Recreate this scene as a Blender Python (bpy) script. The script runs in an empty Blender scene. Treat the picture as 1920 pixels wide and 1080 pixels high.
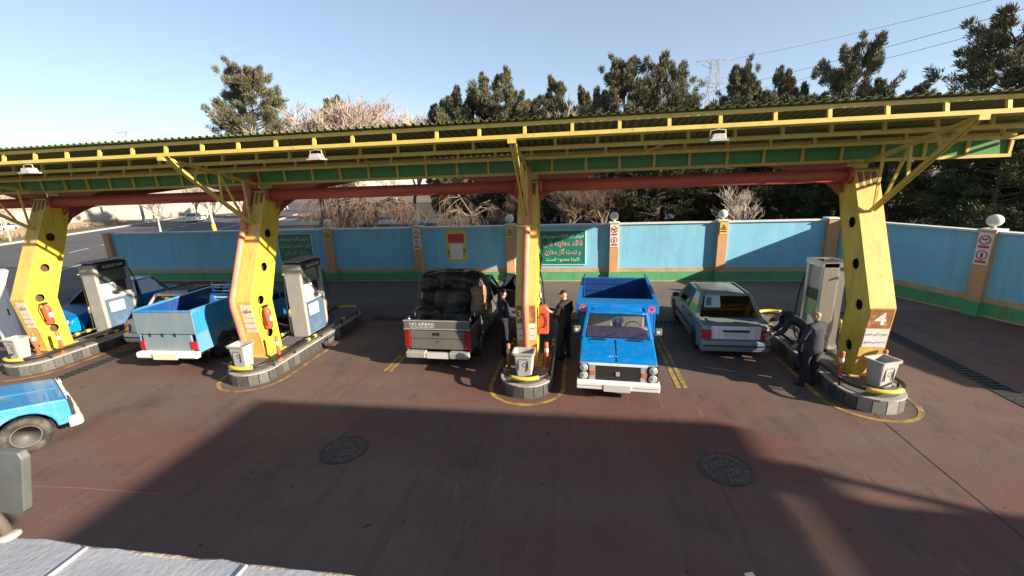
import bpy, bmesh, math, random
import numpy as np
from mathutils import Vector, Matrix, noise
from math import sin, cos, pi, radians, sqrt

scene = bpy.context.scene
COL = scene.collection

# ------------------------------------------------------------------ camera
CAM_H = 4.4
cam_data = bpy.data.cameras.new('camera')
cam_data.sensor_width = 36.0
cam_data.lens = 14.917
cam_data.clip_start = 0.05
cam_data.clip_end = 3000
cam = bpy.data.objects.new('camera', cam_data)
COL.objects.link(cam)
YAW, PITCH, ROLL = 0.15804, 0.24477, -0.03556
fwd = Vector((-sin(YAW)*cos(PITCH), cos(YAW)*cos(PITCH), -sin(PITCH)))
r0 = Vector((cos(YAW), sin(YAW), 0)); u0 = r0.cross(fwd)
rt = r0*cos(ROLL) + u0*sin(ROLL); up = -r0*sin(ROLL) + u0*cos(ROLL)
m = Matrix((rt, up, -fwd)).transposed().to_4x4()
m.translation = (0, 0, CAM_H)
cam.matrix_world = m
scene.camera = cam

# ------------------------------------------------------------------ light
SUN_L = Vector((-2.75, 0.97, -1.0)).normalized()      # direction the light travels
S = -SUN_L
world = bpy.data.worlds.new('World'); scene.world = world
world.use_nodes = True
wn = world.node_tree
bg = wn.nodes['Background']
sky = wn.nodes.new('ShaderNodeTexSky')
sky.sky_type = 'NISHITA'; sky.sun_disc = False
sky.sun_elevation = math.asin(S.z)
sky.sun_rotation = math.atan2(S.x, S.y)
sky.air_density = 1.0; sky.dust_density = 0.3; sky.ozone_density = 1.5; sky.altitude = 1200
hz_mix = wn.nodes.new('ShaderNodeMix'); hz_mix.data_type = 'RGBA'      # thin even haze veiling the whole sky
hz_mix.inputs['Factor'].default_value = 0.32; hz_mix.inputs[7].default_value = (3.3, 3.5, 3.9, 1)
wn.links.new(sky.outputs[0], hz_mix.inputs[6]); wn.links.new(hz_mix.outputs[2], bg.inputs[0])
bg.inputs[1].default_value = 0.086
sd = bpy.data.lights.new('sun', 'SUN'); sd.energy = 5.0; sd.angle = radians(0.55); sd.color = (1.0, 0.87, 0.70)
sun = bpy.data.objects.new('sun', sd); COL.objects.link(sun)
sun.rotation_euler = SUN_L.to_track_quat('-Z', 'Y').to_euler()
sun.location = (40, -20, 30)
vs = scene.view_settings
vs.view_transform = 'Standard'; vs.look = 'None'; vs.gamma = 1.0; vs.use_curve_mapping = False
vs.exposure = 1.3

# ------------------------------------------------------------------ materials
MATS = {}
def mat(name, col, rough=0.6, metal=0.0, var=0.15, scale=6.0, bump=0.0, bscale=40.0, dirt=None, dirt_amt=0.0, dirt_scale=1.5, spec=0.5, coat=0.0, stretch=None, streak=None, chip=None):
    """Principled with noise-driven colour variation, optional dirt patches and fine bump."""
    if name in MATS: return MATS[name]
    M = bpy.data.materials.new(name); M.use_nodes = True
    nt = M.node_tree; N = nt.nodes; L = nt.links
    b = N['Principled BSDF']
    b.inputs['Roughness'].default_value = rough
    b.inputs['Metallic'].default_value = metal
    b.inputs['Specular IOR Level'].default_value = spec
    b.inputs['Coat Weight'].default_value = coat
    tc = N.new('ShaderNodeTexCoord'); src = tc.outputs['Object']
    if stretch:
        mp = N.new('ShaderNodeMapping'); mp.inputs['Scale'].default_value = stretch
        L.new(src, mp.inputs[0]); src = mp.outputs[0]
    n1 = N.new('ShaderNodeTexNoise'); n1.inputs['Scale'].default_value = scale; n1.inputs['Detail'].default_value = 6; n1.inputs['Roughness'].default_value = 0.6
    L.new(src, n1.inputs['Vector'])
    rp = N.new('ShaderNodeValToRGB'); e = rp.color_ramp.elements
    e[0].position = 0.3; e[1].position = 0.7
    e[0].color = tuple(c*(1-var) for c in col) + (1,); e[1].color = tuple(min(1, c*(1+var)) for c in col) + (1,)
    L.new(n1.outputs['Fac'], rp.inputs[0]); out = rp.outputs[0]
    if dirt:
        n2 = N.new('ShaderNodeTexNoise'); n2.inputs['Scale'].default_value = dirt_scale; n2.inputs['Detail'].default_value = 9; n2.inputs['Roughness'].default_value = 0.68
        L.new(src, n2.inputs['Vector'])
        r2 = N.new('ShaderNodeValToRGB'); q = r2.color_ramp.elements
        q[0].position = 0.62 - 0.3*dirt_amt; q[1].position = 0.78 - 0.2*dirt_amt
        L.new(n2.outputs['Fac'], r2.inputs[0])
        mx = N.new('ShaderNodeMix'); mx.data_type = 'RGBA'
        ma = N.new('ShaderNodeMath'); ma.operation = 'MULTIPLY'; ma.inputs[1].default_value = min(1, 0.35 + dirt_amt)
        L.new(r2.outputs[0], ma.inputs[0]); L.new(ma.outputs[0], mx.inputs['Factor'])
        L.new(out, mx.inputs[6]); mx.inputs[7].default_value = tuple(dirt) + (1,)
        out = mx.outputs[2]
    def layer(out, colr, amt, vec_scale, scale, p0, p1, det=8):
        mp2 = N.new('ShaderNodeMapping'); mp2.inputs['Scale'].default_value = vec_scale; L.new(tc.outputs['Object'], mp2.inputs[0])
        nn = N.new('ShaderNodeTexNoise'); nn.inputs['Scale'].default_value = scale; nn.inputs['Detail'].default_value = det; nn.inputs['Roughness'].default_value = 0.7
        L.new(mp2.outputs[0], nn.inputs['Vector'])
        rr = N.new('ShaderNodeMapRange'); rr.inputs[1].default_value = p0; rr.inputs[2].default_value = p1; rr.inputs[4].default_value = amt; L.new(nn.outputs['Fac'], rr.inputs[0])
        m3 = N.new('ShaderNodeMix'); m3.data_type = 'RGBA'; L.new(rr.outputs[0], m3.inputs['Factor']); L.new(out, m3.inputs[6]); m3.inputs[7].default_value = tuple(colr)+(1,)
        return m3.outputs[2]
    if streak: out = layer(out, streak[0], streak[1], (1, 1, 0.12), streak[2], 0.50, 0.72)      # run-off streaks
    if chip: out = layer(out, chip[0], chip[1], (1, 1, 1), chip[2], 0.64, 0.68, 5)               # chips and scuffs
    L.new(out, b.inputs['Base Color'])
    if bump > 0:
        n3 = N.new('ShaderNodeTexNoise'); n3.inputs['Scale'].default_value = bscale; n3.inputs['Detail'].default_value = 4
        L.new(src, n3.inputs['Vector'])
        bp = N.new('ShaderNodeBump'); bp.inputs['Strength'].default_value = bump; bp.inputs['Distance'].default_value = 0.02
        L.new(n3.outputs['Fac'], bp.inputs['Height']); L.new(bp.outputs[0], b.inputs['Normal'])
    MATS[name] = M
    return M

def glass_mat(name, tint=(0.75, 0.85, 0.85), refl=0.12):
    if name in MATS: return MATS[name]
    M = bpy.data.materials.new(name); M.use_nodes = True
    nt = M.node_tree; N = nt.nodes; L = nt.links
    for n in list(N): N.remove(n)
    o = N.new('ShaderNodeOutputMaterial'); mx = N.new('ShaderNodeMixShader')
    t = N.new('ShaderNodeBsdfTransparent'); t.inputs[0].default_value = tint + (1,)
    g = N.new('ShaderNodeBsdfGlossy'); g.inputs['Roughness'].default_value = 0.03
    fr = N.new('ShaderNodeFresnel'); fr.inputs[0].default_value = 1.6
    ad = N.new('ShaderNodeMath'); ad.operation = 'ADD'; ad.inputs[1].default_value = refl - 0.05; ad.use_clamp = True
    L.new(fr.outputs[0], ad.inputs[0]); L.new(ad.outputs[0], mx.inputs[0]); L.new(t.outputs[0], mx.inputs[1]); L.new(g.outputs[0], mx.inputs[2]); L.new(mx.outputs[0], o.inputs[0])
    MATS[name] = M
    return M

# ------------------------------------------------------------------ object helpers
def tag(o, label=None, cat=None, group=None, kind=None):
    if label: o['label'] = label
    if cat: o['category'] = cat
    if group: o['group'] = group
    if kind: o['kind'] = kind
    return o
def empty(name, loc=(0, 0, 0), rz=0.0, parent=None):
    o = bpy.data.objects.new(name, None); COL.objects.link(o)
    o.location = loc; o.rotation_euler = (0, 0, rz); o.parent = parent
    o.empty_display_size = 0.2
    return o
def thing(name, label, cat, loc=(0, 0, 0), rz=0.0, group=None):
    return tag(empty(name, loc, rz), label, cat, group)
def link(name, me, parent=None, loc=None, rz=None):
    o = bpy.data.objects.new(name, me); COL.objects.link(o); o.parent = parent
    if loc is not None: o.location = loc
    if rz is not None: o.rotation_euler = (0, 0, rz)
    return o
def copy_tree(o, parent=None):
    c = o.copy(); COL.objects.link(c); c.parent = parent
    for ch in list(o.children): copy_tree(ch, c)
    return c

class MB:
    """collects geometry for ONE mesh object"""
    def __init__(s): s.v = []; s.f = []; s.sm = []; s.mi = []; s.cur = 0
    def add(s, vs, fs, smooth=False):
        o = len(s.v); s.v += [tuple(p) for p in vs]
        for f in fs: s.f.append(tuple(i+o for i in f)); s.sm.append(smooth); s.mi.append(s.cur)
        return s
    def box(s, lo, hi, M=None):
        x0, y0, z0 = lo; x1, y1, z1 = hi
        p = [Vector(q) for q in ((x0,y0,z0),(x1,y0,z0),(x1,y1,z0),(x0,y1,z0),(x0,y0,z1),(x1,y0,z1),(x1,y1,z1),(x0,y1,z1))]
        if M: p = [M @ q for q in p]
        return s.add(p, [(0,3,2,1),(4,5,6,7),(0,1,5,4),(1,2,6,5),(2,3,7,6),(3,0,4,7)])
    def cbox(s, c, d, M=None):
        return s.box([a-b/2 for a, b in zip(c, d)], [a+b/2 for a, b in zip(c, d)], M)
    def bar(s, a, b, w, h=None, up=(0, 0, 1)):
        """rectangular bar from a to b"""
        h = h or w; a = Vector(a); b = Vector(b); d = (b-a).normalized(); u = Vector(up)
        if abs(d.dot(u)) > 0.98: u = Vector((0, 1, 0))
        x = d.cross(u).normalized(); y = x.cross(d).normalized()
        p = []
        for q in (a, b):
            for sx, sy in ((-1,-1),(1,-1),(1,1),(-1,1)): p.append(q + x*sx*w/2 + y*sy*h/2)
        return s.add(p, [(0,1,2,3),(7,6,5,4),(0,4,5,1),(1,5,6,2),(2,6,7,3),(3,7,4,0)])
    def tube(s, pts, r, n=8, caps=True, closed=False):
        pts = [Vector(p) for p in pts]; k = len(pts)
        rs = r if isinstance(r, (list, tuple)) else [r]*k
        vs = []; ref = None
        for i, p in enumerate(pts):
            if closed: d = (pts[(i+1) % k]-pts[i-1]).normalized()
            else: d = ((pts[i+1] if i < k-1 else p) - (pts[i-1] if i else p)).normalized()
            if ref is None: ref = d.orthogonal().normalized()
            ref = (ref - d*ref.dot(d))
            ref = ref.normalized() if ref.length > 1e-6 else d.orthogonal().normalized()
            y = d.cross(ref)
            for j in range(n):
                t = 2*pi*j/n; vs.append(p + ref*cos(t)*rs[i] + y*sin(t)*rs[i])
        fs = []
        for i in range(k if closed else k-1):
            a = i*n; b = ((i+1) % k)*n
            for j in range(n): fs.append((a+j, a+(j+1) % n, b+(j+1) % n, b+j))
        s.add(vs, fs, True)
        if caps and not closed:
            o = len(s.v)-len(vs)
            s.f.append(tuple(o+j for j in range(n))[::-1]); s.sm.append(False); s.mi.append(s.cur)
            s.f.append(tuple(o+(k-1)*n+j for j in range(n))); s.sm.append(False); s.mi.append(s.cur)
        return s
    def lathe(s, prof, c=(0, 0, 0), axis='Z', n=16, smooth=True):
        """prof: list of (r, h)"""
        c = Vector(c); vs = []
        for r, h in prof:
            for j in range(n):
                t = 2*pi*j/n
                q = {'Z': (r*cos(t), r*sin(t), h), 'X': (h, r*cos(t), r*sin(t)), 'Y': (r*cos(t), h, -r*sin(t))}[axis]
                vs.append(c+Vector(q))
        fs = []
        for i in range(len(prof)-1):
            for j in range(n): fs.append((i*n+j, i*n+(j+1) % n, (i+1)*n+(j+1) % n, (i+1)*n+j))
        if prof[0][0] > 1e-6: fs.append(tuple(range(n))[::-1])
        if prof[-1][0] > 1e-6: fs.append(tuple((len(prof)-1)*n+j for j in range(n)))
        return s.add(vs, fs, smooth)
    def sphere(s, c, r, n=12, k=8, M=None):
        rr = r if isinstance(r, (tuple, list)) else (r, r, r); vs = []
        for i in range(k+1):
            a = pi*i/k
            for j in range(n):
                t = 2*pi*j/n; vs.append(Vector(c)+Vector((rr[0]*sin(a)*cos(t), rr[1]*sin(a)*sin(t), rr[2]*cos(a))))
        fs = [(i*n+j, (i+1)*n+j, (i+1)*n+(j+1) % n, i*n+(j+1) % n) for i in range(k) for j in range(n)]
        return s.add(vs, fs, True)
    def prism(s, prof, x0, x1, axis='X', xf=None):
        """closed profile [(a,b)] extruded along axis; X: (y,z) profile, Y: (x,z), Z: (x,y)"""
        n = len(prof); vs = []
        for x in (x0, x1):
            for a, b in prof:
                p = {'X': (x, a, b), 'Y': (a, x, b), 'Z': (a, b, x)}[axis]
                vs.append(xf(*p) if xf else p)
        fs = [tuple(range(n)), tuple(range(2*n-1, n-1, -1))] + [(i, i+n, (i+1) % n+n, (i+1) % n) for i in range(n)]
        return s.add(vs, fs)
    def slab(s, q, t, off=0.0):
        """thin slab on a polygon q (outward normal by winding), thickness t"""
        q = [Vector(p) for p in q]; nrm = Vector((0,0,0))
        for i in range(len(q)): nrm += (q[i]-q[0]).cross(q[(i+1) % len(q)]-q[0])
        nrm.normalize(); n = len(q)
        vs = [p+nrm*off for p in q] + [p+nrm*(off+t) for p in q]
        return s.add(vs, [tuple(range(n))[::-1], tuple(range(n, 2*n))] + [(i, (i+1) % n, (i+1) % n+n, i+n) for i in range(n)])
    def mesh(s, name, mat):
        me = bpy.data.meshes.new(name); me.from_pydata(s.v, [], s.f)
        me.polygons.foreach_set('use_smooth', s.sm)
        for M in (mat if isinstance(mat, list) else [mat]): me.materials.append(M)
        if isinstance(mat, list): me.polygons.foreach_set('material_index', s.mi)
        me.update()
        bm = bmesh.new(); bm.from_mesh(me); bmesh.ops.recalc_face_normals(bm, faces=bm.faces); bm.to_mesh(me); bm.free()
        return me
    def build(s, name, mat, parent=None, loc=None, rz=None, bevel=0.0, seg=2):
        o = link(name, s.mesh(name, mat), parent, loc, rz)
        if bevel > 0:
            md = o.modifiers.new('bevel', 'BEVEL'); md.width = bevel; md.segments = seg; md.limit_method = 'ANGLE'; md.angle_limit = radians(35); md.harden_normals = False
        return o

def arc(cx, cy, r, a0, a1, n):
    return [(cx+r*cos(a0+(a1-a0)*i/n), cy+r*sin(a0+(a1-a0)*i/n)) for i in range(n+1)]

# ------------------------------------------------------------------ lettering
_F = {'ا':'FE8D FE8E','ب':'FE8F FE90 FE91 FE92','پ':'FB56 FB57 FB58 FB59','ت':'FE95 FE96 FE97 FE98','ج':'FE9D FE9E FE9F FEA0','چ':'FB7A FB7B FB7C FB7D',
 'ح':'FEA1 FEA2 FEA3 FEA4','خ':'FEA5 FEA6 FEA7 FEA8','د':'FEA9 FEAA','ذ':'FEAB FEAC','ر':'FEAD FEAE','ز':'FEAF FEB0','س':'FEB1 FEB2 FEB3 FEB4','ش':'FEB5 FEB6 FEB7 FEB8',
 'ص':'FEB9 FEBA FEBB FEBC','ط':'FEC1 FEC2 FEC3 FEC4','ع':'FEC9 FECA FECB FECC','ف':'FED1 FED2 FED3 FED4','ق':'FED5 FED6 FED7 FED8','ک':'FB8E FB8F FB90 FB91',
 'گ':'FB92 FB93 FB94 FB95','ل':'FEDD FEDE FEDF FEE0','م':'FEE1 FEE2 FEE3 FEE4','ن':'FEE5 FEE6 FEE7 FEE8','و':'FEED FEEE','ه':'FEE9 FEEA FEEB FEEC','ی':'FBFC FBFD FBFE FBFF'}
_F = {k: [chr(int(x, 16)) for x in v.split()] for k, v in _F.items()}
def persian(t):
    words = []
    for w in t.split(' '):
        if w and w[0] not in _F: words.append(w); continue
        out = []
        for i, c in enumerate(w):
            if c not in _F: out.append(c); continue
            f = _F[c]
            prev = i > 0 and w[i-1] in _F and len(_F[w[i-1]]) == 4
            nxt = i < len(w)-1 and w[i+1] in _F and len(f) == 4
            out.append(f[3] if prev and nxt else f[1] if prev else f[2] if nxt else f[0])
        words.append(''.join(reversed(out)))
    return ' '.join(reversed(words))
def text_mesh(body, width, height, weight=0.0):
    """flat lettering mesh in the XZ plane, centred, fitted into width x height"""
    c = bpy.data.curves.new('lettering', 'FONT'); c.body = body; c.resolution_u = 2; c.offset = weight
    o = bpy.data.objects.new('lettering', c); COL.objects.link(o)
    bpy.context.view_layer.update()
    me = bpy.data.meshes.new_from_object(o.evaluated_get(bpy.context.evaluated_depsgraph_get()))
    bpy.data.objects.remove(o); bpy.data.curves.remove(c)
    xs = [v.co.x for v in me.vertices]; ys = [v.co.y for v in me.vertices]
    w = max(xs)-min(xs); h = max(ys)-min(ys); cx = (max(xs)+min(xs))/2; cy = (max(ys)+min(ys))/2
    sx = width/w; sy = min(height/h, sx*1.5); sx = min(sx, sy*1.5)
    for v in me.vertices: v.co = ((v.co.x-cx)*sx, 0, (v.co.y-cy)*sy)
    return me
def lettering(parent, body, loc, width, height, mt, rz=0.0, weight=0.0, tilt=0.0):
    me = text_mesh(body, width, height, weight); me.materials.append(mt)
    o = link('lettering', me, parent, loc); o.rotation_euler = (tilt, 0, rz)
    return o

# ================================================================== SETTING
def ground_mat(name, a, b, c, rough=0.75, stretch=(0.25, 0.6, 1), big=0.35, fine=30):
    M = bpy.data.materials.new(name); M.use_nodes = True
    nt = M.node_tree; N = nt.nodes; L = nt.links; P = N['Principled BSDF']
    tc = N.new('ShaderNodeTexCoord')
    def nz(scale, st=None, det=8, ro=0.6):
        src = tc.outputs['Object']
        if st:
            mp = N.new('ShaderNodeMapping'); mp.inputs['Scale'].default_value = st; L.new(src, mp.inputs[0]); src = mp.outputs[0]
        n = N.new('ShaderNodeTexNoise'); n.inputs['Scale'].default_value = scale; n.inputs['Detail'].default_value = det; n.inputs['Roughness'].default_value = ro
        L.new(src, n.inputs['Vector']); return n.outputs['Fac']
    def ramp(f, p0, p1):
        r = N.new('ShaderNodeValToRGB'); r.color_ramp.elements[0].position = p0; r.color_ramp.elements[1].position = p1
        L.new(f, r.inputs[0]); return r.outputs[0]
    def mix(f, A, B):
        x = N.new('ShaderNodeMix'); x.data_type = 'RGBA'
        if isinstance(f, float): x.inputs['Factor'].default_value = f
        else: L.new(f, x.inputs['Factor'])
        for k, q in ((6, A), (7, B)):
            if isinstance(q, tuple): x.inputs[k].default_value = q + (1,)
            else: L.new(q, x.inputs[k])
        return x.outputs[2]
    col = mix(ramp(nz(big, stretch), 0.42, 0.58), a, b)
    col = mix(ramp(nz(0.9, (1, 0.7, 1), 10, 0.7), 0.52, 0.70), col, c)
    mu = N.new('ShaderNodeMath'); mu.operation = 'MULTIPLY'; mu.inputs[1].default_value = 0.7
    L.new(ramp(nz(2.6, (1.6, 0.5, 1), 10, 0.75), 0.56, 0.75), mu.inputs[0])
    col = mix(mu.outputs[0], col, tuple(v*0.45 for v in a))
    # tyre tracks along the lanes, oil drips, hairline cracks
    tk = N.new('ShaderNodeMath'); tk.operation = 'MULTIPLY'; tk.inputs[1].default_value = 0.38
    L.new(ramp(nz(1.4, (1.8, 0.09, 1), 6, 0.6), 0.55, 0.68), tk.inputs[0]); col = mix(tk.outputs[0], col, tuple(v*0.5 for v in a))
    sc_ = N.new('ShaderNodeMath'); sc_.operation = 'MULTIPLY'; sc_.inputs[1].default_value = 0.30
    L.new(ramp(nz(3.2, (2.2, 0.25, 1), 8, 0.7), 0.60, 0.70), sc_.inputs[0]); col = mix(sc_.outputs[0], col, tuple(min(1, v*1.7+0.02) for v in a))
    od_ = N.new('ShaderNodeMath'); od_.operation = 'MULTIPLY'; od_.inputs[1].default_value = 0.75
    L.new(ramp(nz(4.5, None, 3, 0.5), 0.70, 0.74), od_.inputs[0]); col = mix(od_.outputs[0], col, tuple(v*0.25 for v in a))
    wv = N.new('ShaderNodeTexVoronoi'); wv.feature = 'DISTANCE_TO_EDGE'; wv.inputs['Scale'].default_value = 0.22
    wp = N.new('ShaderNodeMixRGB') if False else N.new('ShaderNodeVectorMath'); wp.operation = 'ADD'
    wn_ = N.new('ShaderNodeTexNoise'); wn_.inputs['Scale'].default_value = 1.3; wn_.inputs['Detail'].default_value = 5; L.new(tc.outputs['Object'], wn_.inputs['Vector'])
    L.new(tc.outputs['Object'], wp.inputs[0]); L.new(wn_.outputs['Color'], wp.inputs[1]); L.new(wp.outputs[0], wv.inputs['Vector'])
    ck = N.new('ShaderNodeMapRange'); ck.inputs[1].default_value = 0.0; ck.inputs[2].default_value = 0.0045; ck.inputs[3].default_value = 0.22; ck.inputs[4].default_value = 0.0
    L.new(wv.outputs['Distance'], ck.inputs[0]); col = mix(ck.outputs[0], col, tuple(v*0.35 for v in a))
    fn = nz(fine, None, 5, 0.7)
    mm = N.new('ShaderNodeMapRange'); mm.inputs[1].default_value = 0.25; mm.inputs[2].default_value = 0.75; mm.inputs[3].default_value = 0.82; mm.inputs[4].default_value = 1.16
    L.new(fn, mm.inputs[0])
    vm = N.new('ShaderNodeVectorMath'); vm.operation = 'SCALE'; L.new(col, vm.inputs[0]); L.new(mm.outputs[0], vm.inputs['Scale'])
    L.new(vm.outputs[0], P.inputs['Base Color'])
    rr = N.new('ShaderNodeMapRange'); rr.inputs[3].default_value = rough-0.15; rr.inputs[4].default_value = rough+0.15
    L.new(nz(1.7, None, 6, 0.7), rr.inputs[0]); L.new(rr.outputs[0], P.inputs['Roughness'])
    bp = N.new('ShaderNodeBump'); bp.inputs['Strength'].default_value = 0.25; bp.inputs['Distance'].default_value = 0.01
    L.new(fn, bp.inputs['Height']); L.new(bp.outputs[0], P.inputs['Normal'])
    P.inputs['Specular IOR Level'].default_value = 0.12
    return M

M_ground = ground_mat('dry_earth', (0.22, 0.175, 0.13), (0.16, 0.125, 0.09), (0.13, 0.12, 0.08), 0.95, (1, 1, 1), 0.12, 8)
M_fore = ground_mat('worn_red_concrete', (0.155, 0.114, 0.098), (0.150, 0.078, 0.063), (0.095, 0.075, 0.070), 0.62)
M_asph = ground_mat('asphalt', (0.105, 0.10, 0.10), (0.125, 0.118, 0.115), (0.085, 0.082, 0.084), 0.85, (0.5, 0.5, 1), 0.3, 40)
M_back = ground_mat('grey_yard_concrete', (0.175, 0.155, 0.135), (0.15, 0.13, 0.115), (0.12, 0.105, 0.098), 0.8, (0.2, 0.6, 1), 0.4, 30)
M_park = ground_mat('park_soil', (0.085, 0.065, 0.045), (0.06, 0.05, 0.035), (0.05, 0.055, 0.03), 0.95, (1, 1, 1), 0.3, 12)
M_path = mat('pale_path', (0.30, 0.28, 0.25), 0.9, var=0.12, scale=1.0)
M_white = mat('white_paint', (0.78, 0.77, 0.74), 0.45, var=0.06, dirt=(0.45, 0.42, 0.37), dirt_amt=0.15, dirt_scale=5)
M_road_white = mat('road_white', (0.62, 0.6, 0.56), 0.7, var=0.1, dirt=(0.15, 0.14, 0.13), dirt_amt=0.5, dirt_scale=4)

def sheet(name, pts, z, mt, parent=None, kind='structure'):
    b = MB(); b.add([(x, y, z) for x, y in pts], [tuple(range(len(pts)))])
    o = b.build(name, mt, parent)
    if kind and parent is None: tag(o, kind=kind)
    return o
ground = sheet('ground', [(-900, -300), (900, -300), (900, 1500), (-900, 1500)], -0.03, M_ground)
fore = sheet('forecourt', [(-27, -14), (40, -14), (40, 14.6), (-27, 14.6)], 0.0, M_fore)
yard = sheet('yard_strip', [(-27, 14.6), (14, 14.6), (14, 19.2), (-27, 19.2)], 0.0, M_back)
road = sheet('road', [(-27, -60), (-27, 19.3), (-33, 33), (-50, 71), (-82, 140), (-100, 138), (-77, 75), (-65, 52), (-57, 34), (-49, 18), (-47, -60)], -0.012, M_asph)
park = sheet('park_ground', [(-31, 19.6), (70, 19.6), (70, 110), (-60, 110), (-47, 70), (-31, 34)], -0.016, M_park)
road2 = sheet('far_road', [(-70, -20), (-66, 24), (-73, 44), (-84, 62), (-118, 120), (-140, 120), (-98, 62), (-86, 44), (-82, 20), (-84, -20)], -0.016, M_asph)
path = sheet('park_path', [(-44, 50), (20, 47), (20, 53), (-47, 57)], -0.008, M_path)
# kerbs along the road and the median
M_kerb = mat('kerb_stone', (0.42, 0.40, 0.36), 0.85, var=0.2, scale=3)
def kerb(pts, name='kerb'):
    k = empty(name); tag(k, kind='structure')
    for (a, b) in zip(pts, pts[1:]):
        a = Vector((*a, 0)); b = Vector((*b, 0)); n = max(1, int((b-a).length/2.2)); d = (b-a)/n
        for i in range(n):
            p = a+d*i; q = a+d*(i+0.97)
            MB().bar(p+Vector((0,0,0.06)), q+Vector((0,0,0.06)), 0.22, 0.24).build('kerb_stone', M_kerb, k)
kerb([(-49, 18), (-57, 34), (-65, 52), (-77, 75), (-100, 138)])
kerb([(-65.4, 24), (-72.6, 44), (-83.6, 62), (-100, 90)])
kerb([(-27.4, 19.8), (-33.2, 33), (-50.2, 71)])
for i in range(14):                                             # lane dashes on the road
    t = i/14; x = -36.5-35*t; y = 20+62*t
    MB().bar((x, y, -0.006), (x-1.4, y+2.5, -0.006), 0.16, 0.004).build('lane_marking', M_road_white, road)
MB().bar((-31.5, 20, -0.006), (-46.5, 53, -0.006), 0.16, 0.004).build('lane_marking', M_road_white, road)
# hillside behind the far road
def terrain(name, x0, x1, y0, y1, nx, ny, fz, mt):
    b = MB(); vs = []
    for j in range(ny+1):
        for i in range(nx+1):
            x = x0+(x1-x0)*i/nx; y = y0+(y1-y0)*j/ny; vs.append((x, y, fz(x, y)))
    fs = [(j*(nx+1)+i, j*(nx+1)+i+1, (j+1)*(nx+1)+i+1, (j+1)*(nx+1)+i) for j in range(ny) for i in range(nx)]
    b.add(vs, fs, True); return tag(b.build(name, mt), kind='structure')
M_hill = mat('pale_hillside', (0.44, 0.37, 0.28), 0.95, var=0.25, scale=0.15, bump=0.3, bscale=1.0, dirt=(0.25, 0.2, 0.13), dirt_amt=0.3, dirt_scale=0.08)
def hz(x, y):
    d = -(x+92) - 0.55*(y-70)
    return -0.4 + max(0.0, min(1, d/60))**0.8*13 + noise.noise(Vector((x*0.03, y*0.03, 0)))*2.5*min(1, max(0, d/25))
terrain('hillside', -420, -60, -60, 420, 60, 60, hz, M_hill)

# ------------------------------------------------------------------ boundary wall
M_blue = mat('blue_wall_paint', (0.21, 0.53, 0.74), 0.75, var=0.08, scale=0.9, bump=0.22, bscale=14, dirt=(0.38, 0.62, 0.68), dirt_amt=0.22, dirt_scale=0.8, streak=((0.16, 0.30, 0.36), 0.55, 2.2), chip=((0.55, 0.56, 0.52), 0.6, 5))
M_green = mat('green_wall_paint', (0.085, 0.36, 0.16), 0.75, var=0.12, scale=2, dirt=(0.25, 0.30, 0.18), dirt_amt=0.3, dirt_scale=1.6, bump=0.4, bscale=14, streak=((0.12, 0.15, 0.10), 0.6, 2.5), chip=((0.40, 0.38, 0.32), 0.7, 5))
M_band = mat('ochre_band', (0.50, 0.36, 0.20), 0.8, var=0.15, scale=3, dirt=(0.25, 0.26, 0.24), dirt_amt=0.4, dirt_scale=2.5, chip=((0.36, 0.38, 0.38), 0.7, 4))
M_pillar = mat('orange_pillar_paint', (0.60, 0.32, 0.16), 0.75, var=0.12, scale=2, dirt=(0.45, 0.36, 0.26), dirt_amt=0.3, dirt_scale=1.8, streak=((0.30, 0.18, 0.11), 0.5, 3), chip=((0.55, 0.5, 0.42), 0.7, 6))
M_cap = mat('white_coping', (0.62, 0.63, 0.62), 0.7, var=0.1, dirt=(0.35, 0.36, 0.36), dirt_amt=0.2)
M_globe = mat('globe_glass', (0.72, 0.68, 0.58), 0.35, var=0.05, dirt=(0.5, 0.45, 0.36), dirt_amt=0.2, dirt_scale=4)
M_signred = mat('sign_red', (0.55, 0.04, 0.05), 0.5, var=0.08)
M_signblack = mat('sign_black', (0.02, 0.02, 0.02), 0.5)
M_signgreen = mat('sign_green', (0.01, 0.20, 0.13), 0.35, var=0.08)
M_signyellow = mat('sign_yellow', (0.72, 0.52, 0.10), 0.5, var=0.06)
M_signwhite = mat('sign_white', (0.75, 0.74, 0.70), 0.45, var=0.05, dirt=(0.55, 0.5, 0.42), dirt_amt=0.1, dirt_scale=4)

def wall(root, L, piers, end=False):
    """wall along local +X of length L, front face at y=0 facing -Y, h 2.5"""
    xs = [0.0] + piers + [L]
    for a, b in zip(xs, xs[1:]):
        if b-a < 0.05: continue
        MB().box((a, 0, 0.60), (b, 0.22, 2.48)).build('wall_panel', M_blue, root)
        MB().box((a, -0.012, 0.43), (b, 0.2, 0.60)).build('ochre_band', M_band, root)
        MB().box((a, -0.03, 0.045), (b, 0.2, 0.43)).build('plinth', M_green, root)
        MB().box((a, -0.045, -0.05), (b, 0.2, 0.045)).build('base_course', M_band, root)
        MB().box((a+0.003, -0.06, 2.48), (b-0.003, 0.28, 2.535)).build('coping', M_cap, root)
def pier(root, x, w=0.38, d=0.17):
    p = MB().box((x-w/2, -d, 0.43), (x+w/2, 0.24, 2.55)).build('pillar', M_pillar, root, bevel=0.012)
    MB().box((x-w/2-0.006, -d-0.02, -0.05), (x+w/2+0.006, 0.2, 0.43)).build('pillar_base', M_green, p)
    MB().box((x-w/2-0.03, -d-0.03, 2.55), (x+w/2+0.03, 0.27, 2.60)).build('pillar_cap', M_cap, p)
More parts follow.
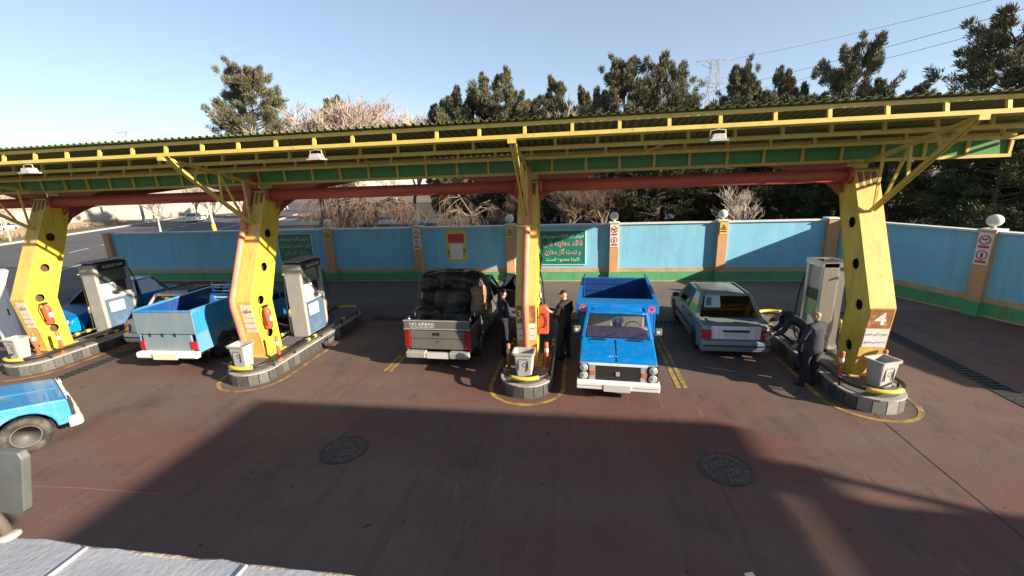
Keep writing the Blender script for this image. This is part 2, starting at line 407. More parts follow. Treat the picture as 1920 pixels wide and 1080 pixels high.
def globe(loc, label):
    g = thing('globe_lamp', label, 'lamp', loc, group='globe lamps on the wall pillars')
    MB().lathe([(0.07, 0), (0.075, 0.02), (0.05, 0.035), (0.045, 0.07)], n=12).build('lamp_base', M_cap, g)
    MB().sphere((0, 0, 0.235), (0.185, 0.185, 0.175), 20, 12).build('globe', M_globe, g)
def ring(b, c, r0, r1, y, n=24, nrm=-1):
    vs = [(c[0]+r*cos(2*pi*i/n), y, c[1]+r*sin(2*pi*i/n)) for r in (r0, r1) for i in range(n)]
    b.add(vs, [(i, (i+1) % n, n+(i+1) % n, n+i) for i in range(n)])
def warning_plate(par_loc, rz, kind, label, wd=0.34):
    s = thing('safety_sign', label, 'sign', par_loc, rz, 'safety signs on the wall pillars')
    if kind == 'ban':
        MB().box((-wd/2, -0.012, -0.95), (wd/2, 0, 0)).build('plate', M_signwhite, s)
        for k, zc in enumerate((-0.22, -0.66)):
            b = MB(); ring(b, (0, zc), 0.105, 0.14, -0.016); b.build('red_ring', M_signred, s)
            MB().box((-0.13, -0.017, zc-0.235), (0.13, -0.013, zc-0.165)).build('red_bar', M_signred, s)
            b = MB()
            if k == 0:
                b.bar((-0.075, -0.016, zc+0.02), (0.06, -0.016, zc+0.02), 0.004, 0.03)
                b.tube([(0.06, -0.016, zc+0.03), (0.05, -0.016, zc+0.06), (0.075, -0.016, zc+0.08)], 0.008, 5)
                b.build('symbol', M_signblack, s)
                MB().bar((-0.085, -0.019, zc+0.085), (0.085, -0.019, zc-0.085), 0.004, 0.026, up=(0, 1, 0)).build('red_slash', M_signred, s)
            else:
                b.cbox((0, -0.016, zc-0.015), (0.05, 0.004, 0.12)); b.cbox((0, -0.016, zc+0.065), (0.022, 0.004, 0.035)); b.build('symbol', M_signblack, s)
    else:
        MB().box((-wd/2+0.03, -0.012, -0.48), (wd/2-0.03, 0, 0)).build('plate', M_signyellow, s)
        b = MB(); P = [(-0.13, -0.30), (0.13, -0.30), (0, -0.07)]; Q = [(-0.085, -0.275), (0.085, -0.275), (0, -0.125)]
        vs = [(x, -0.016, z) for x, z in P+Q]
        b.add(vs, [(0, 1, 4, 3), (1, 2, 5, 4), (2, 0, 3, 5)]); b.build('black_triangle', M_signblack, s)
        b = MB(); b.add([(x, -0.0165, z) for x, z in [(-0.03, -0.265), (0.03, -0.265), (0.035, -0.235), (0.015, -0.20), (0.0, -0.165), (-0.02, -0.21), (-0.035, -0.235)]], [tuple(range(7))]); b.build('flame_symbol', M_signblack, s)
        MB().box((-0.11, -0.017, -0.385), (0.11, -0.013, -0.345)).build('caption_bar', M_signblack, s)

WY = 18.7
bw = thing('boundary_wall', 'long blue wall with green plinth along the back of the forecourt', 'wall', (-24.3, WY, 0))
px = [-11.72, -7.3, -2.97, 1.54, 5.9]
wall(bw, 34.5, [x+24.3 for x in px])
for x in px: pier(bw, x+24.3)
pier(bw, 0.15, 0.34); pier(bw, 34.3, 0.42, 0.2)
gl = ['dusty globe lamp nearest the left green sign', 'globe lamp left of the yellow framed poster', 'globe lamp just left of the second column from the right', 'sunlit globe lamp just right of the green notice with red lettering', 'sunlit globe lamp on the pillar with a flame warning sign']
for x, l in zip(px, gl): globe((x, WY+0.03, 2.60), l)
kinds = ['flame', 'ban', 'flame', 'ban', 'flame']
lb = ['yellow flame warning sign on the pillar beside the left green notice', 'red and white prohibition sign on the pillar left of the poster', 'faded flame warning sign on the pillar between poster and column', 'faded prohibition sign on the sunlit pillar above the blue truck', 'yellow flame warning sign on the rightmost sunlit back wall pillar']
for x, k, l in zip(px, kinds, lb): warning_plate((x, WY-0.172, 2.50), 0, k, l)
# right hand wall
A = Vector((10.22, 18.62)); B = Vector((14.9, 6.8)); d = (B-A)
rw = thing('boundary_wall', 'blue wall with green plinth running along the right side', 'wall', (A.x, A.y, 0), math.atan2(d.y, d.x))
tp = 4.62
wall(rw, d.length, [tp, 9.2]); pier(rw, tp, 0.38, 0.17); pier(rw, 9.2, 0.38, 0.17)
u = d.normalized(); nrm = Vector((u.y, -u.x))                   # towards the forecourt
if nrm.x > 0: nrm = -nrm
q = A+u*tp
globe((q.x-nrm.x*0.03, q.y-nrm.y*0.03, 2.60), 'large globe lamp on the right hand wall')
qq = q+nrm*0.172
warning_plate((qq.x, qq.y, 2.50), math.atan2(u.y, u.x), 'ban', 'red and white prohibition sign on the right hand wall')

# ------------------------------------------------------------------ notices on the wall
def notice(loc, w, h, lines, label, mt, txt, frame=0.03):
    s = thing('notice_board', label, 'sign', loc, group='green notices on the wall')
    MB().box((-w/2, -0.03, -h/2), (w/2, 0, h/2)).build('board', mt, s)
    b = MB()
    for a in (-1, 1):
        b.box((a*w/2-frame/2, -0.045, -h/2-frame/2), (a*w/2+frame/2, 0.0, h/2+frame/2))
        b.box((-w/2+frame/2, -0.045, a*h/2-frame/2), (w/2-frame/2, 0.0, a*h/2+frame/2))
    b.build('frame', M_signwhite, s)
    for t, zc, ww, hh, m2, wt in lines: lettering(s, persian(t), (0, -0.0335, zc*h), ww*w, hh*h, m2, weight=wt)
    return s
M_pink = mat('pink_lettering', (0.75, 0.33, 0.36), 0.5)
M_cream = mat('cream_lettering', (0.75, 0.74, 0.55), 0.5)
n1 = notice((-0.66, WY-0.003, 1.52), 1.98, 1.52, [('فروش گاز CNG به خودروهای', 0.33, 0.92, 0.14, M_cream, 0.006), ('فاقد معاینه فنی', 0.11, 0.88, 0.22, M_signwhite, 0.03),
    ('و تست گاز مخازن', -0.13, 0.80, 0.22, M_signwhite, 0.03), ('اکیدا ممنوع است', -0.36, 0.74, 0.15, M_cream, 0.008)], 'green notice with cream and red Persian lettering right of the column', M_signgreen, None)
lettering(n1, persian('فاقد معاینه فنی'), (0, -0.0365, 0.11*1.52), 0.88*1.96, 0.22*1.52, M_signred, weight=-0.004)
lettering(n1, persian('و تست گاز مخازن'), (0, -0.0365, -0.13*1.52), 0.80*1.96, 0.22*1.52, M_signred, weight=-0.004)
n2 = notice((-13.55, WY-0.003, 1.62), 1.80, 1.42, [('از فروش گاز به خودروهای', 0.33, 0.9, 0.15, M_cream, 0.004), ('فاقد قطعات استاندارد', 0.09, 0.9, 0.20, M_pink, 0.008),
    ('و دارای نقص فنی', -0.14, 0.7, 0.18, M_pink, 0.006), ('معذوریم', -0.37, 0.45, 0.12, M_cream, 0.004)], 'shaded green notice with Persian lettering behind the left dispenser', M_signgreen, None)
po = thing('poster', 'yellow framed poster with red heading on the blue wall', 'poster', (-5.48, WY-0.003, 1.67))
MB().box((-0.48, -0.025, -0.72), (0.48, 0, 0.72)).build('board', M_signyellow, po)
MB().box((-0.38, -0.031, 0.13), (0.38, -0.027, 0.53)).build('red_heading', M_signred, po)
MB().box((-0.30, -0.031, -0.62), (0.28, -0.027, 0.08)).build('white_sheet', M_signwhite, po)
b = MB()
for k in range(16):
    random.seed(k); sx = -0.38 if k % 2 else 0.36; x = sx+random.uniform(-.05, .05); z = random.uniform(-.55, -.2)
    b.add([(x, -0.031, z), (x+0.05, -0.031, z+0.03), (x+0.02, -0.031, z+0.09), (x-0.03, -0.031, z+0.04)], [(0, 1, 2, 3)])
b.build('leaf_print', M_green, po)

# ------------------------------------------------------------------ paint, drains, manholes on the forecourt
M_yel_line = mat('worn_yellow_paint', (0.50, 0.32, 0.05), 0.7, var=0.15, scale=5, dirt=(0.13, 0.09, 0.07), dirt_amt=0.8, dirt_scale=3.2)
def strip(pts, w, mt, name, parent, z=0.006):
    b = MB(); vs = []
    for i, p in enumerate(pts):
        p = Vector(p); dd = (Vector(pts[min(i+1, len(pts)-1)])-Vector(pts[max(i-1, 0)])).normalized(); n = Vector((-dd.y, dd.x))
        ww = w*(1+0.25*noise.noise(Vector((p.x*3, p.y*3, 7))))
        vs += [(*(p+n*ww/2), z), (*(p-n*ww/2), z)]
    b.add(vs, [(2*i, 2*i+1, 2*i+3, 2*i+2) for i in range(len(pts)-1)])
    return b.build(name, mt, parent)
IX = [-14.30, -7.75, -1.10, 5.62]
IY0, IY1, IHW = 7.95, 13.1, 0.56
for k, x in enumerate(IX):
    r = IHW+0.24; yc = IY0+IHW
    pts = [(x-r, yc+2.0-0.1*i) for i in range(0, 20)] + arc(x, yc, r, pi, 2*pi, 30) + [(x+r, yc+0.1*i) for i in range(1, 22)]
    strip(pts, 0.09, M_yel_line, 'painted_line', fore)
for x, y0, y1 in ((-4.6, 9.0, 10.0), (2.22, 8.7, 12.4)):
    for s in (-0.07, 0.07): strip([(x+s, y0+0.1*i) for i in range(int((y1-y0)*10)+1)], 0.10, M_yel_line, 'painted_line', fore)
M_joint = mat('joint_dark', (0.05, 0.04, 0.04), 0.9)
strip([(5.45, 8.0), (5.40, 6.8), (5.33, 4.0)], 0.018, M_joint, 'expansion_joint', fore, 0.004)
strip([(-8.6, 4.52), (-7.6, 4.58), (-6.2, 4.6)], 0.012, mat('joint_pale', (0.21, 0.165, 0.14), 0.9), 'expansion_joint', fore, 0.004)
strip([(-9.0, 3.5), (-8.9, 5.0), (-8.2, 6.6)], 0.015, MATS['joint_pale'], 'expansion_joint', fore, 0.0045)
M_steel_dark = mat('grate_steel', (0.09, 0.085, 0.085), 0.6, metal=0.6, var=0.2)
M_pit = mat('drain_pit', (0.012, 0.012, 0.014), 0.95)
bar_me = MB().box((-0.19, -0.016, 0.0), (0.19, 0.016, 0.012)).mesh('bar', M_steel_dark)
def drain(a, b, label, pitch=0.125):
    a = Vector((*a, 0)); b = Vector((*b, 0)); L_ = (b-a).length
    t = thing('drain_grate', label, 'drain', a, math.atan2((b-a).y, (b-a).x)-pi/2)
    MB().box((-0.19, 0, -0.004), (0.19, L_, 0.004)).build('channel', M_pit, t)
    f = MB()
    for s in (-1, 1): f.box((s*0.21-0.02, 0, 0.0), (s*0.21+0.02, L_, 0.013))
    f.build('frame', M_steel_dark, t)
    n = int(L_/pitch)
    for i in range(n): link('bar', bar_me, t, (0, (i+0.5)*L_/n, 0.004))
drain((8.45, 4.2), (8.45, 14.4), 'long drain grate beside the right hand wall', 0.14)
drain((-12.85, 7.6), (-12.85, 12.6), 'drain grate in the lane beside the blue pickup', 0.14)
drain((-4.9, 13.05), (-7.0, 13.05), 'shaded drain grate between the left dispenser and grey pickup')
drain((5.1, 13.05), (-0.4, 13.05), 'drain grate crossing the lanes behind the blue truck', 0.14)
M_manhole = mat('manhole_iron', (0.070, 0.058, 0.052), 0.8, metal=0.0, var=0.3, scale=8)
M_manstone = mat('manhole_cells', (0.100, 0.080, 0.071), 0.85, var=0.35, scale=9)
def manhole(x, y, label):
    t = thing('manhole_cover', label, 'manhole', (x, y, 0), group='manhole covers in the forecourt')
    MB().lathe([(0.40, 0.0), (0.40, 0.008), (0.0, 0.0085)], n=36, smooth=False).build('cover_plate', M_manhole, t)
    b = MB(); b.lathe([(0.36, 0.006), (0.36, 0.016), (0.40, 0.016), (0.40, 0.006)], n=36, smooth=False); b.build('rim', M_manhole, t)
    for k, (r0_, r1_, n) in enumerate(((0.245, 0.345, 22), (0.125, 0.225, 14), (0.03, 0.105, 6))):
        for i in range(n):
            a0 = 2*pi*(i+0.08)/n; a1 = 2*pi*(i+0.92)/n
            pr = arc(0, 0, r0_, a0, a1, 3) + arc(0, 0, r1_, a1, a0, 3)
            MB().prism(pr, 0.006, 0.015, 'Z').build('stud', M_manstone, t)
manhole(-3.99, 5.93, 'round iron manhole cover left, in the foreground shade')
manhole(2.26, 6.08, 'round iron manhole cover right, in the foreground shade')
sc = MB().box((-0.05, -0.03, 0), (0.05, 0.03, 0.012)).build('paper_scrap', M_signwhite, None, (1.93, 4.19, 0.002), 0.3)
tag(sc, 'small white scrap of paper lying on the foreground concrete', 'scrap')

# ------------------------------------------------------------------ fuel islands
M_tile = mat('dark_stone_tile', (0.062, 0.060, 0.055), 0.55, var=0.3, scale=2.5, dirt=(0.22, 0.2, 0.17), dirt_amt=0.25, dirt_scale=2.2)
M_tile2 = mat('grey_stone_tile', (0.10, 0.097, 0.088), 0.6, var=0.25, scale=2.5, dirt=(0.28, 0.26, 0.22), dirt_amt=0.25, dirt_scale=3)
M_tile3 = mat('pale_stone_tile', (0.27, 0.26, 0.23), 0.65, var=0.25, scale=3, dirt=(0.12, 0.11, 0.1), dirt_amt=0.3, dirt_scale=3)
M_grout = mat('grout', (0.30, 0.28, 0.25), 0.9, var=0.15)
M_itop = mat('island_top', (0.13, 0.125, 0.12), 0.7, var=0.2, scale=3, dirt=(0.07, 0.065, 0.06), dirt_amt=0.3)
M_icap = mat('island_edge', (0.36, 0.34, 0.31), 0.75, var=0.2, scale=4, dirt=(0.16, 0.15, 0.14), dirt_amt=0.3)
M_railblack = mat('rail_black', (0.022, 0.022, 0.022), 0.45, var=0.2)
M_railyel = mat('rail_yellow', (0.66, 0.50, 0.05), 0.45, var=0.12, dirt=(0.2, 0.15, 0.05), dirt_amt=0.2, dirt_scale=5)
def stadium(x, y0, y1, r, n=14):
    return arc(x, y0+r, r, pi, 2*pi, n) + arc(x, y1-r, r, 0, pi, n)
TILE_ME = [MB().box((-0.5, -0.012, 0), (0.5, 0.0, 1)).mesh('tile', m_) for m_ in (M_tile, M_tile2, M_tile3)]
IH = 0.30
def island(x, label, seed):
    rng = random.Random(seed)
    t = thing('fuel_island', label, 'fuel island', (x, 0, 0), group='raised islands under the canopy')
    y0, y1, hw = IY0, IY1, IHW
    MB().prism(stadium(0, y0+0.02, y1-0.02, hw-0.02), -0.02, IH-0.045, 'Z').build('core', M_grout, t)
    MB().prism(stadium(0, y0-0.01, y1+0.01, hw+0.01), IH-0.045, IH-0.012, 'Z').build('edge_slab', M_icap, t, bevel=0.008)
    MB().prism(stadium(0, y0+0.09, y1-0.09, hw-0.09), IH-0.012, IH, 'Z').build('top_slab', M_itop, t)
    path = stadium(0, y0, y1, hw, 16); path.append(path[0])
    seg = []; tot = 0
    for a, b in zip(path, path[1:]):
        l = math.hypot(b[0]-a[0], b[1]-a[1]); seg.append((tot, l, a, b)); tot += l
    n = int(tot/0.215)
    def at(s):
        for s0, l, a, b in seg:
            if s <= s0+l+1e-9: f = (s-s0)/l; return Vector((a[0]+(b[0]-a[0])*f, a[1]+(b[1]-a[1])*f))
        return Vector(path[-1])
    for i in range(n):
        p = at(i*tot/n); q = at((i+1)*tot/n); dd = q-p
        if dd.length < 1e-4: continue
        c = (p+q)/2
        o = link('tile', TILE_ME[rng.choices((0, 1, 2), (6, 4, 0.3))[0] if x < 5 or c.y > 8.2 else rng.choice((1, 2, 2))], t, (c.x, c.y, 0.003))
        o.rotation_euler = (0, 0, math.atan2(dd.y, dd.x)); o.scale = (dd.length-0.012, 1+rng.uniform(-.2, .4), IH-0.05)
    # guard rail: a low pipe, black with yellow sections
    g = empty('guard_rail', parent=t)
    rp = stadium(0, y0+0.05, y1-0.05, hw-0.05, 20); rp.append(rp[0])
    r3 = [(a, b, IH+0.13) for a, b in rp]
    nf = 21
    MB().tube(r3, 0.034, 8).build('pipe', M_railblack, g)
    MB().tube([(a, b, c) for a, b, c in r3[6:15]], 0.045, 8).build('yellow_sleeve', M_railyel, g)
    MB().tube([(a, b, c) for a, b, c in r3[27:37]], 0.045, 8).build('yellow_sleeve', M_railyel, g)
    for s in (-1, 1):
        for yy in (9.9, 10.2, 11.7):
            MB().tube([(s*(hw-0.05), yy-0.05, IH+0.13), (s*(hw-0.05), yy+0.05, IH+0.13)], 0.05, 8).build('yellow_sleeve', M_railyel, g)
        for yy in (y0+hw, 9.3, 10.5, 11.6, y1-hw):
            MB().tube([(s*(hw-0.05), yy, IH-0.01), (s*(hw-0.05), yy, IH+0.13)], 0.022, 6).build('post', M_railblack, g)
    return t
il = ['dark tiled island under the leftmost yellow column', 'dark tiled island between the blue pickup and grey pickup', 'rounded dark tiled island left of the blue truck facing the camera', 'tiled island with pale rounded front under the rightmost column']
for k, x in enumerate(IX): island(x, il[k], k)

# ================================================================== CANOPY
M_steel_y = mat('yellow_steel', (0.62, 0.47, 0.10), 0.5, var=0.08, scale=4, dirt=(0.36, 0.28, 0.13), dirt_amt=0.3, dirt_scale=3, chip=((0.20, 0.11, 0.05), 0.75, 11))
M_col_y = mat('yellow_column', (0.72, 0.54, 0.05), 0.45, var=0.05, scale=2, dirt=(0.52, 0.38, 0.10), dirt_amt=0.25, dirt_scale=2.2, stretch=(3, 3, 0.6), streak=((0.32, 0.20, 0.06), 0.6, 5), chip=((0.22, 0.11, 0.05), 0.8, 9))
M_col_front = mat('yellow_column_front_lit', (0.74, 0.48, 0.11), 0.5, var=0.06, scale=2, dirt=(0.55, 0.38, 0.16), dirt_amt=0.25, dirt_scale=2.0, stretch=(3, 3, 0.6), streak=((0.34, 0.20, 0.08), 0.6, 5), chip=((0.24, 0.12, 0.06), 0.8, 9))  # same yellow paint; light and dust on the front put into the colour
M_rust = mat('rusty_plate', (0.22, 0.13, 0.06), 0.8, var=0.35, scale=8)
M_red_beam = mat('red_oxide', (0.42, 0.075, 0.045), 0.55, var=0.15, scale=3, dirt=(0.2, 0.09, 0.06), dirt_amt=0.3, dirt_scale=2, chip=((0.12, 0.07, 0.05), 0.7, 7))
M_pipe_or = mat('salmon_pipe', (0.62, 0.22, 0.11), 0.5, var=0.1, scale=3, dirt=(0.5, 0.3, 0.2), dirt_amt=0.25, dirt_scale=3, streak=((0.30, 0.13, 0.07), 0.5, 6), chip=((0.25, 0.16, 0.12), 0.7, 10))
M_roof = mat('green_roof_sheet', (0.13, 0.16, 0.055), 0.55, var=0.15, scale=0.8, dirt=(0.16, 0.13, 0.07), dirt_amt=0.35, dirt_scale=0.8)
M_gpanel = mat('green_gutter_panel', (0.06, 0.23, 0.05), 0.45, var=0.1, scale=2, dirt=(0.12, 0.16, 0.05), dirt_amt=0.2, dirt_scale=1.5)
CX0, CX1 = -26.0, 8.5
canopy = thing('canopy', 'long yellow steel canopy with green corrugated roof over the islands', 'canopy')
def corrugated(y0, z0, y1, z1, x0, x1, per=0.15, amp=0.017, th=0.004):
    b = MB(); prof = []
    x = x0
    while x < x1:
        prof += [(x, 0), (x+per*0.30, 0), (x+per*0.42, 2*amp), (x+per*0.70, 2*amp), (x+per*0.82, 0)]
        x += per
    n = len(prof); vs = []; fs = []
    rows = [(y0, z0), ((y0+y1)/2, (z0+z1)/2), (y1, z1)]
    for dz in (0, th):
        for y, z in rows: vs += [(px_, y+0.01*noise.noise(Vector((px_*2, y, 0))), z+pz+dz) for px_, pz in prof]
    for k in (0, 1):
        for r in range(len(rows)-1):
            o = k*len(rows)*n+r*n
            fs += [(o+i, o+i+1, o+n+i+1, o+n+i) for i in range(n-1)]
    o2 = len(rows)*n
    fs += [(i, i+1, o2+i+1, o2+i) for i in range(n-1)]
    b.add(vs, fs); return b
corrugated(7.45, 5.405, 10.32, 5.0, CX0, CX1).build('roof_sheet', M_roof, canopy)
corrugated(10.58, 5.02, 17.5, 5.32, CX0, CX1).build('rear_roof_sheet', M_roof, canopy)
gu = MB(); gu.box((CX0, 10.30, 4.74), (CX1, 10.315, 4.985)); gu.box((CX0, 10.315, 4.74), (CX1, 10.585, 4.755)); gu.box((CX0, 10.585, 4.74), (CX1, 10.6, 5.0)); gu.build('gutter', M_gpanel, canopy)
def girder(yt, zt, yb, zb, pitch, off, w=0.058, name='girder', panels=False, x1=CX1):
    g = MB(); g.bar((CX0, yt, zt), (x1, yt, zt), w, w*1.05); g = g.build('girder', M_steel_y, canopy)
    MB().bar((CX0, yb, zb), (x1, yb, zb), w, w*1.1).build('bottom_chord', M_steel_y, g)
    me = MB().bar((0, yt, zt-w/2), (0, yb, zb+w/2), w*0.95, w*0.8, up=(0, 1, 0)).mesh('post', M_steel_y)
    x = x1-0.03; xs = []
    while x > CX0: xs.append(x); x -= pitch
    rng = random.Random(int(off*100))
    for i, x in enumerate(xs):
        link('post', me, g, (x if i == 0 else x+rng.uniform(-.02, .02)+off, 0, 0))
    if panels:
        pm = MB().box((-pitch/2+0.01, yt+0.034, zb-0.02), (pitch/2-0.01, yt+0.042, zt+0.02)).mesh('green_panel', M_gpanel)
        for x in xs[:-1]: link('green_panel', pm, g, (x-pitch/2, 0, 0))
girder(7.58, 5.345, 7.55, 5.148, 0.78, 0.0)
girder(8.50, 5.20, 8.48, 5.0, 0.79, -0.2)
girder(9.36, 5.085, 9.35, 4.873, 0.78, -0.1)
girder(10.20, 4.985, 10.22, 4.577, 0.755, 0.0, panels=True)
girder(12.8, 5.04, 12.8, 4.86, 1.4, 0.0); girder(15.1, 5.14, 15.1, 4.96, 1.4, 0.0); girder(17.4, 5.24, 17.4, 5.06, 1.4, 0.0)
for x in (1.6, -4.3, -18.4):              # thin sag rods under the roof sheet
    MB().bar((x, 8.5, 4.99), (x-0.35, 9.35, 4.86), 0.028).build('tie_rod', M_steel_y, canopy)
MB().box((CX1+0.003, 7.5, 5.35), (CX1+0.02, 7.55, 5.40)).build('end_clip', M_steel_y, canopy)
MB().bar((CX1-0.03, 7.62, 5.20), (CX1-0.03, 10.16, 4.88), 0.05).build('end_rail', M_steel_y, canopy)

CXS = [-14.80, -8.05, -1.12, 5.83]
for a, b in zip([-22.0]+CXS, CXS):                              # red cross beams between the columns
    MB().tube([(a+0.22, 10.1, 4.29), (b-0.22, 10.1, 4.29)], 0.135, 16).build('cross_beam', M_red_beam, canopy)
    for s, x in ((1, a+0.22), (-1, b-0.22)):
        p = [(x, 4.56), (x, 3.92), (x+s*0.10, 4.0), (x+s*0.30, 4.16), (x+s*0.62, 4.30), (x+s*1.3, 4.50), (x+s*1.5, 4.56)]
        MB().prism(p, 10.26, 10.30, 'Y').build('haunch_plate', M_red_beam, canopy)
        MB().tube([(x, 10.1, 4.29), (x+s*0.10, 10.1, 4.29)], 0.17, 16).build('collar', M_red_beam, canopy)

# ------------------------------------------------------------------ columns
FRONT = [(9.00, 0.30), (8.82, 1.79), (9.66, 3.65), (10.00, 4.40)]
BACK = [(9.60, 0.30), (9.53, 1.68), (10.20, 3.40), (10.50, 4.30)]
def lerp_prof(P, z):
    for (y0, z0), (y1, z1) in zip(P, P[1:]):
        if z <= z1: return y0+(y1-y0)*(z-z0)/(z1-z0)
    return P[-1][0]
HOLES = [(3.35, 9.80), (2.54, 9.47), (1.76, 9.16), (0.86, 9.27)]
def side_plate():
    bm = bmesh.new()
    outer = FRONT + BACK[::-1]
    def loop(pts):
        vs = [bm.verts.new((0, y, z)) for y, z in pts]
        for i in range(len(vs)): bm.edges.new((vs[i], vs[(i+1) % len(vs)]))
    loop(outer)
    for z, y in HOLES: loop([(y+0.115*cos(2*pi*i/20), z+0.115*sin(2*pi*i/20)) for i in range(20)])
    bmesh.ops.triangle_fill(bm, edges=bm.edges[:], use_beauty=True)
    me = bpy.data.meshes.new('side_plate'); bm.to_mesh(me); bm.free(); me.materials.append(M_col_y)
    return me
SIDE_ME = side_plate()
HOLE_ME = MB()
for z, y in HOLES:
    vs = [(x, y+r*cos(2*pi*i/20), z+r*sin(2*pi*i/20)) for x, r in ((-0.006, 0.112), (0.012, 0.112), (0.012, 0.128), (-0.006, 0.128)) for i in range(20)]
    HOLE_ME.add(vs, [(k*20+i, k*20+(i+1) % 20, (k+1) % 4*20+(i+1) % 20, (k+1) % 4*20+i) for k in range(4) for i in range(20)])
HOLE_ME = HOLE_ME.mesh('hole_rim', M_col_y)
M_inner = mat('column_inside_shade', (0.10, 0.06, 0.03), 0.9, var=0.3)  # shade inside the column put into a dark colour
def column(x, label, pipe=None, rear=True):
    t = thing('canopy_column', label, 'column', (x, 0, 0), group='bent columns carrying the canopy')
    hw = 0.215
    for s in (-1, 1):
        o = link('side_plate', SIDE_ME, t, (s*(hw-0.006), 0, 0)); md = o.modifiers.new('solidify', 'SOLIDIFY'); md.thickness = 0.012; md.offset = 0
        link('hole_rim', HOLE_ME, o, (s*0.006, 0, 0))
    def plate(P, n, name, mt, w=hw):
        b = MB()
        for (y0, z0), (y1, z1) in zip(P, P[1:]):
            b.add([(-w, y0, z0), (w, y0, z0), (w, y1, z1), (-w, y1, z1)], [(0, 1, 2, 3)])
        o = b.build(name, mt, t); md = o.modifiers.new('solidify', 'SOLIDIFY'); md.thickness = 0.014; md.offset = 0
    plate([(y-0.004, z) for y, z in FRONT], 1, 'front_plate', M_col_front, hw+0.012)
    plate([(y+0.004, z) for y, z in BACK], 1, 'back_plate', M_col_y, hw+0.012)
    MB().prism([(y+0.02, z) for y, z in FRONT]+[(y-0.02, z) for y, z in BACK[::-1]], -0.05, 0.05, 'X').build('dark_liner', M_inner, t)  # added dark sheet, no real web, so the holes look shaded
    MB().box((-0.27, 9.93, 4.40), (0.27, 10.56, 4.43)).build('top_plate', M_rust, t)
    for yy in (10.3, 10.5): MB().box((-0.20, yy, 4.43), (0.20, yy+0.03, 4.74)).build('saddle', M_steel_y, t)
    MB().box((-0.30, 8.93, 0.298), (0.30, 9.68, 0.318)).build('base_plate', M_steel_y, t)
    for s in (-1, 1):
        for z in (1.20, 2.30, 3.00):
            yf, yb = lerp_prof(FRONT, z), lerp_prof(BACK, z); MB().bar((s*(hw+0.002), yf+0.02, z), (s*(hw+0.002), yb-0.02, z), 0.006, 0.008).build('weld_seam', M_col_y, t)
        for yy in (9.0, 9.2, 9.4, 9.6): MB().lathe([(0.018, 0), (0.018, 0.02), (0.0, 0.021)], (s*0.265, yy, 0.318), 'Z', 6).build('anchor_bolt', M_rust, t)
    # rust streaks under the head
    for k in range(3):
        z = 4.15; y = lerp_prof(FRONT, z)
        MB().slab([(-0.15+k*0.12, lerp_prof(FRONT, 4.05+0.03*k)-0.013, 4.05+0.03*k), (-0.09+k*0.13, lerp_prof(FRONT, 4.05+0.03*k)-0.013, 4.05+0.03*k), (-0.08+k*0.13, lerp_prof(FRONT, 4.36)-0.013, 4.36), (-0.18+k*0.13, lerp_prof(FRONT, 4.36)-0.013, 4.36)], 0.003).build('rust_mark', M_rust, t)
    # front bracket truss carrying the overhang
    br = empty('front_bracket', parent=t)
    w = 0.055
    lo = (0, 9.60, 3.60); tip = (0, 7.62, 5.08); bk = (0, 10.02, 4.55)
    L = lambda a, b, f: tuple(a[i]+(b[i]-a[i])*f for i in range(3))
    for a, b, nm in ((lo, tip, 'lower_strut'), (bk, L(bk, tip, 0.97), 'upper_strut')): 
        for s in (-0.035, 0.035): MB().bar((a[0]+s, a[1], a[2]), (b[0]+s, b[1], b[2]), 0.035, w).build(nm, M_steel_y, br)
    for f, g_ in ((0.72, 0.70), (0.40, 0.48), (0.13, 0.48), (0.02, 0.2)):
        MB().bar(L(lo, tip, f), L(bk, tip, g_), 0.05, 0.03).build('web', M_steel_y, br)
    MB().box((-0.07, 7.52, 5.04), (0.07, 7.67, 5.12)).build('tip_plate', M_steel_y, br)
    if rear:
        p = [(10.15, 3.40), (10.55, 3.82), (10.9, 4.0), (11.3, 4.14), (12.0, 4.30), (13.0, 4.44), (14.8, 4.60), (17.3, 4.93), (17.3, 5.03), (12.8, 4.83), (10.4, 4.72)]
        MB().prism(p, -0.12, 0.12, 'X').build('rear_arm', M_red_beam, t)
    if pipe is not None:
        P = [(pipe, 10.18, 4.72), (pipe, 9.98, 4.70), (pipe, 9.86, 4.56)] + [(pipe, lerp_prof(FRONT, z)-0.10, z) for z in (4.35, 4.05, 3.75, 3.2, 2.6, 2.1, 1.95, 1.85, 1.7, 1.2, 0.6, 0.32)]
        MB().tube(P, 0.078, 14).build('downpipe', M_pipe_or, t)
        for z in (3.45, 2.75, 1.4):
            MB().box((-hw, lerp_prof(FRONT, z)-0.19, z-0.02), (pipe+0.09, lerp_prof(FRONT, z)-0.014, z+0.02)).build('pipe_clamp', M_col_front, t) if z > 3 else None
    return t
cl = ['leftmost bent yellow column with round holes and extinguisher', 'bent yellow column with salmon downpipe beside the blue pickup', 'yellow column with downpipe seen head on beside the blue truck', 'rightmost bent yellow column numbered four']
pipes = [None, -0.19, 0.0, None]
cols = [column(x, l, p) for x, l, p in zip(CXS, cl, pipes)]

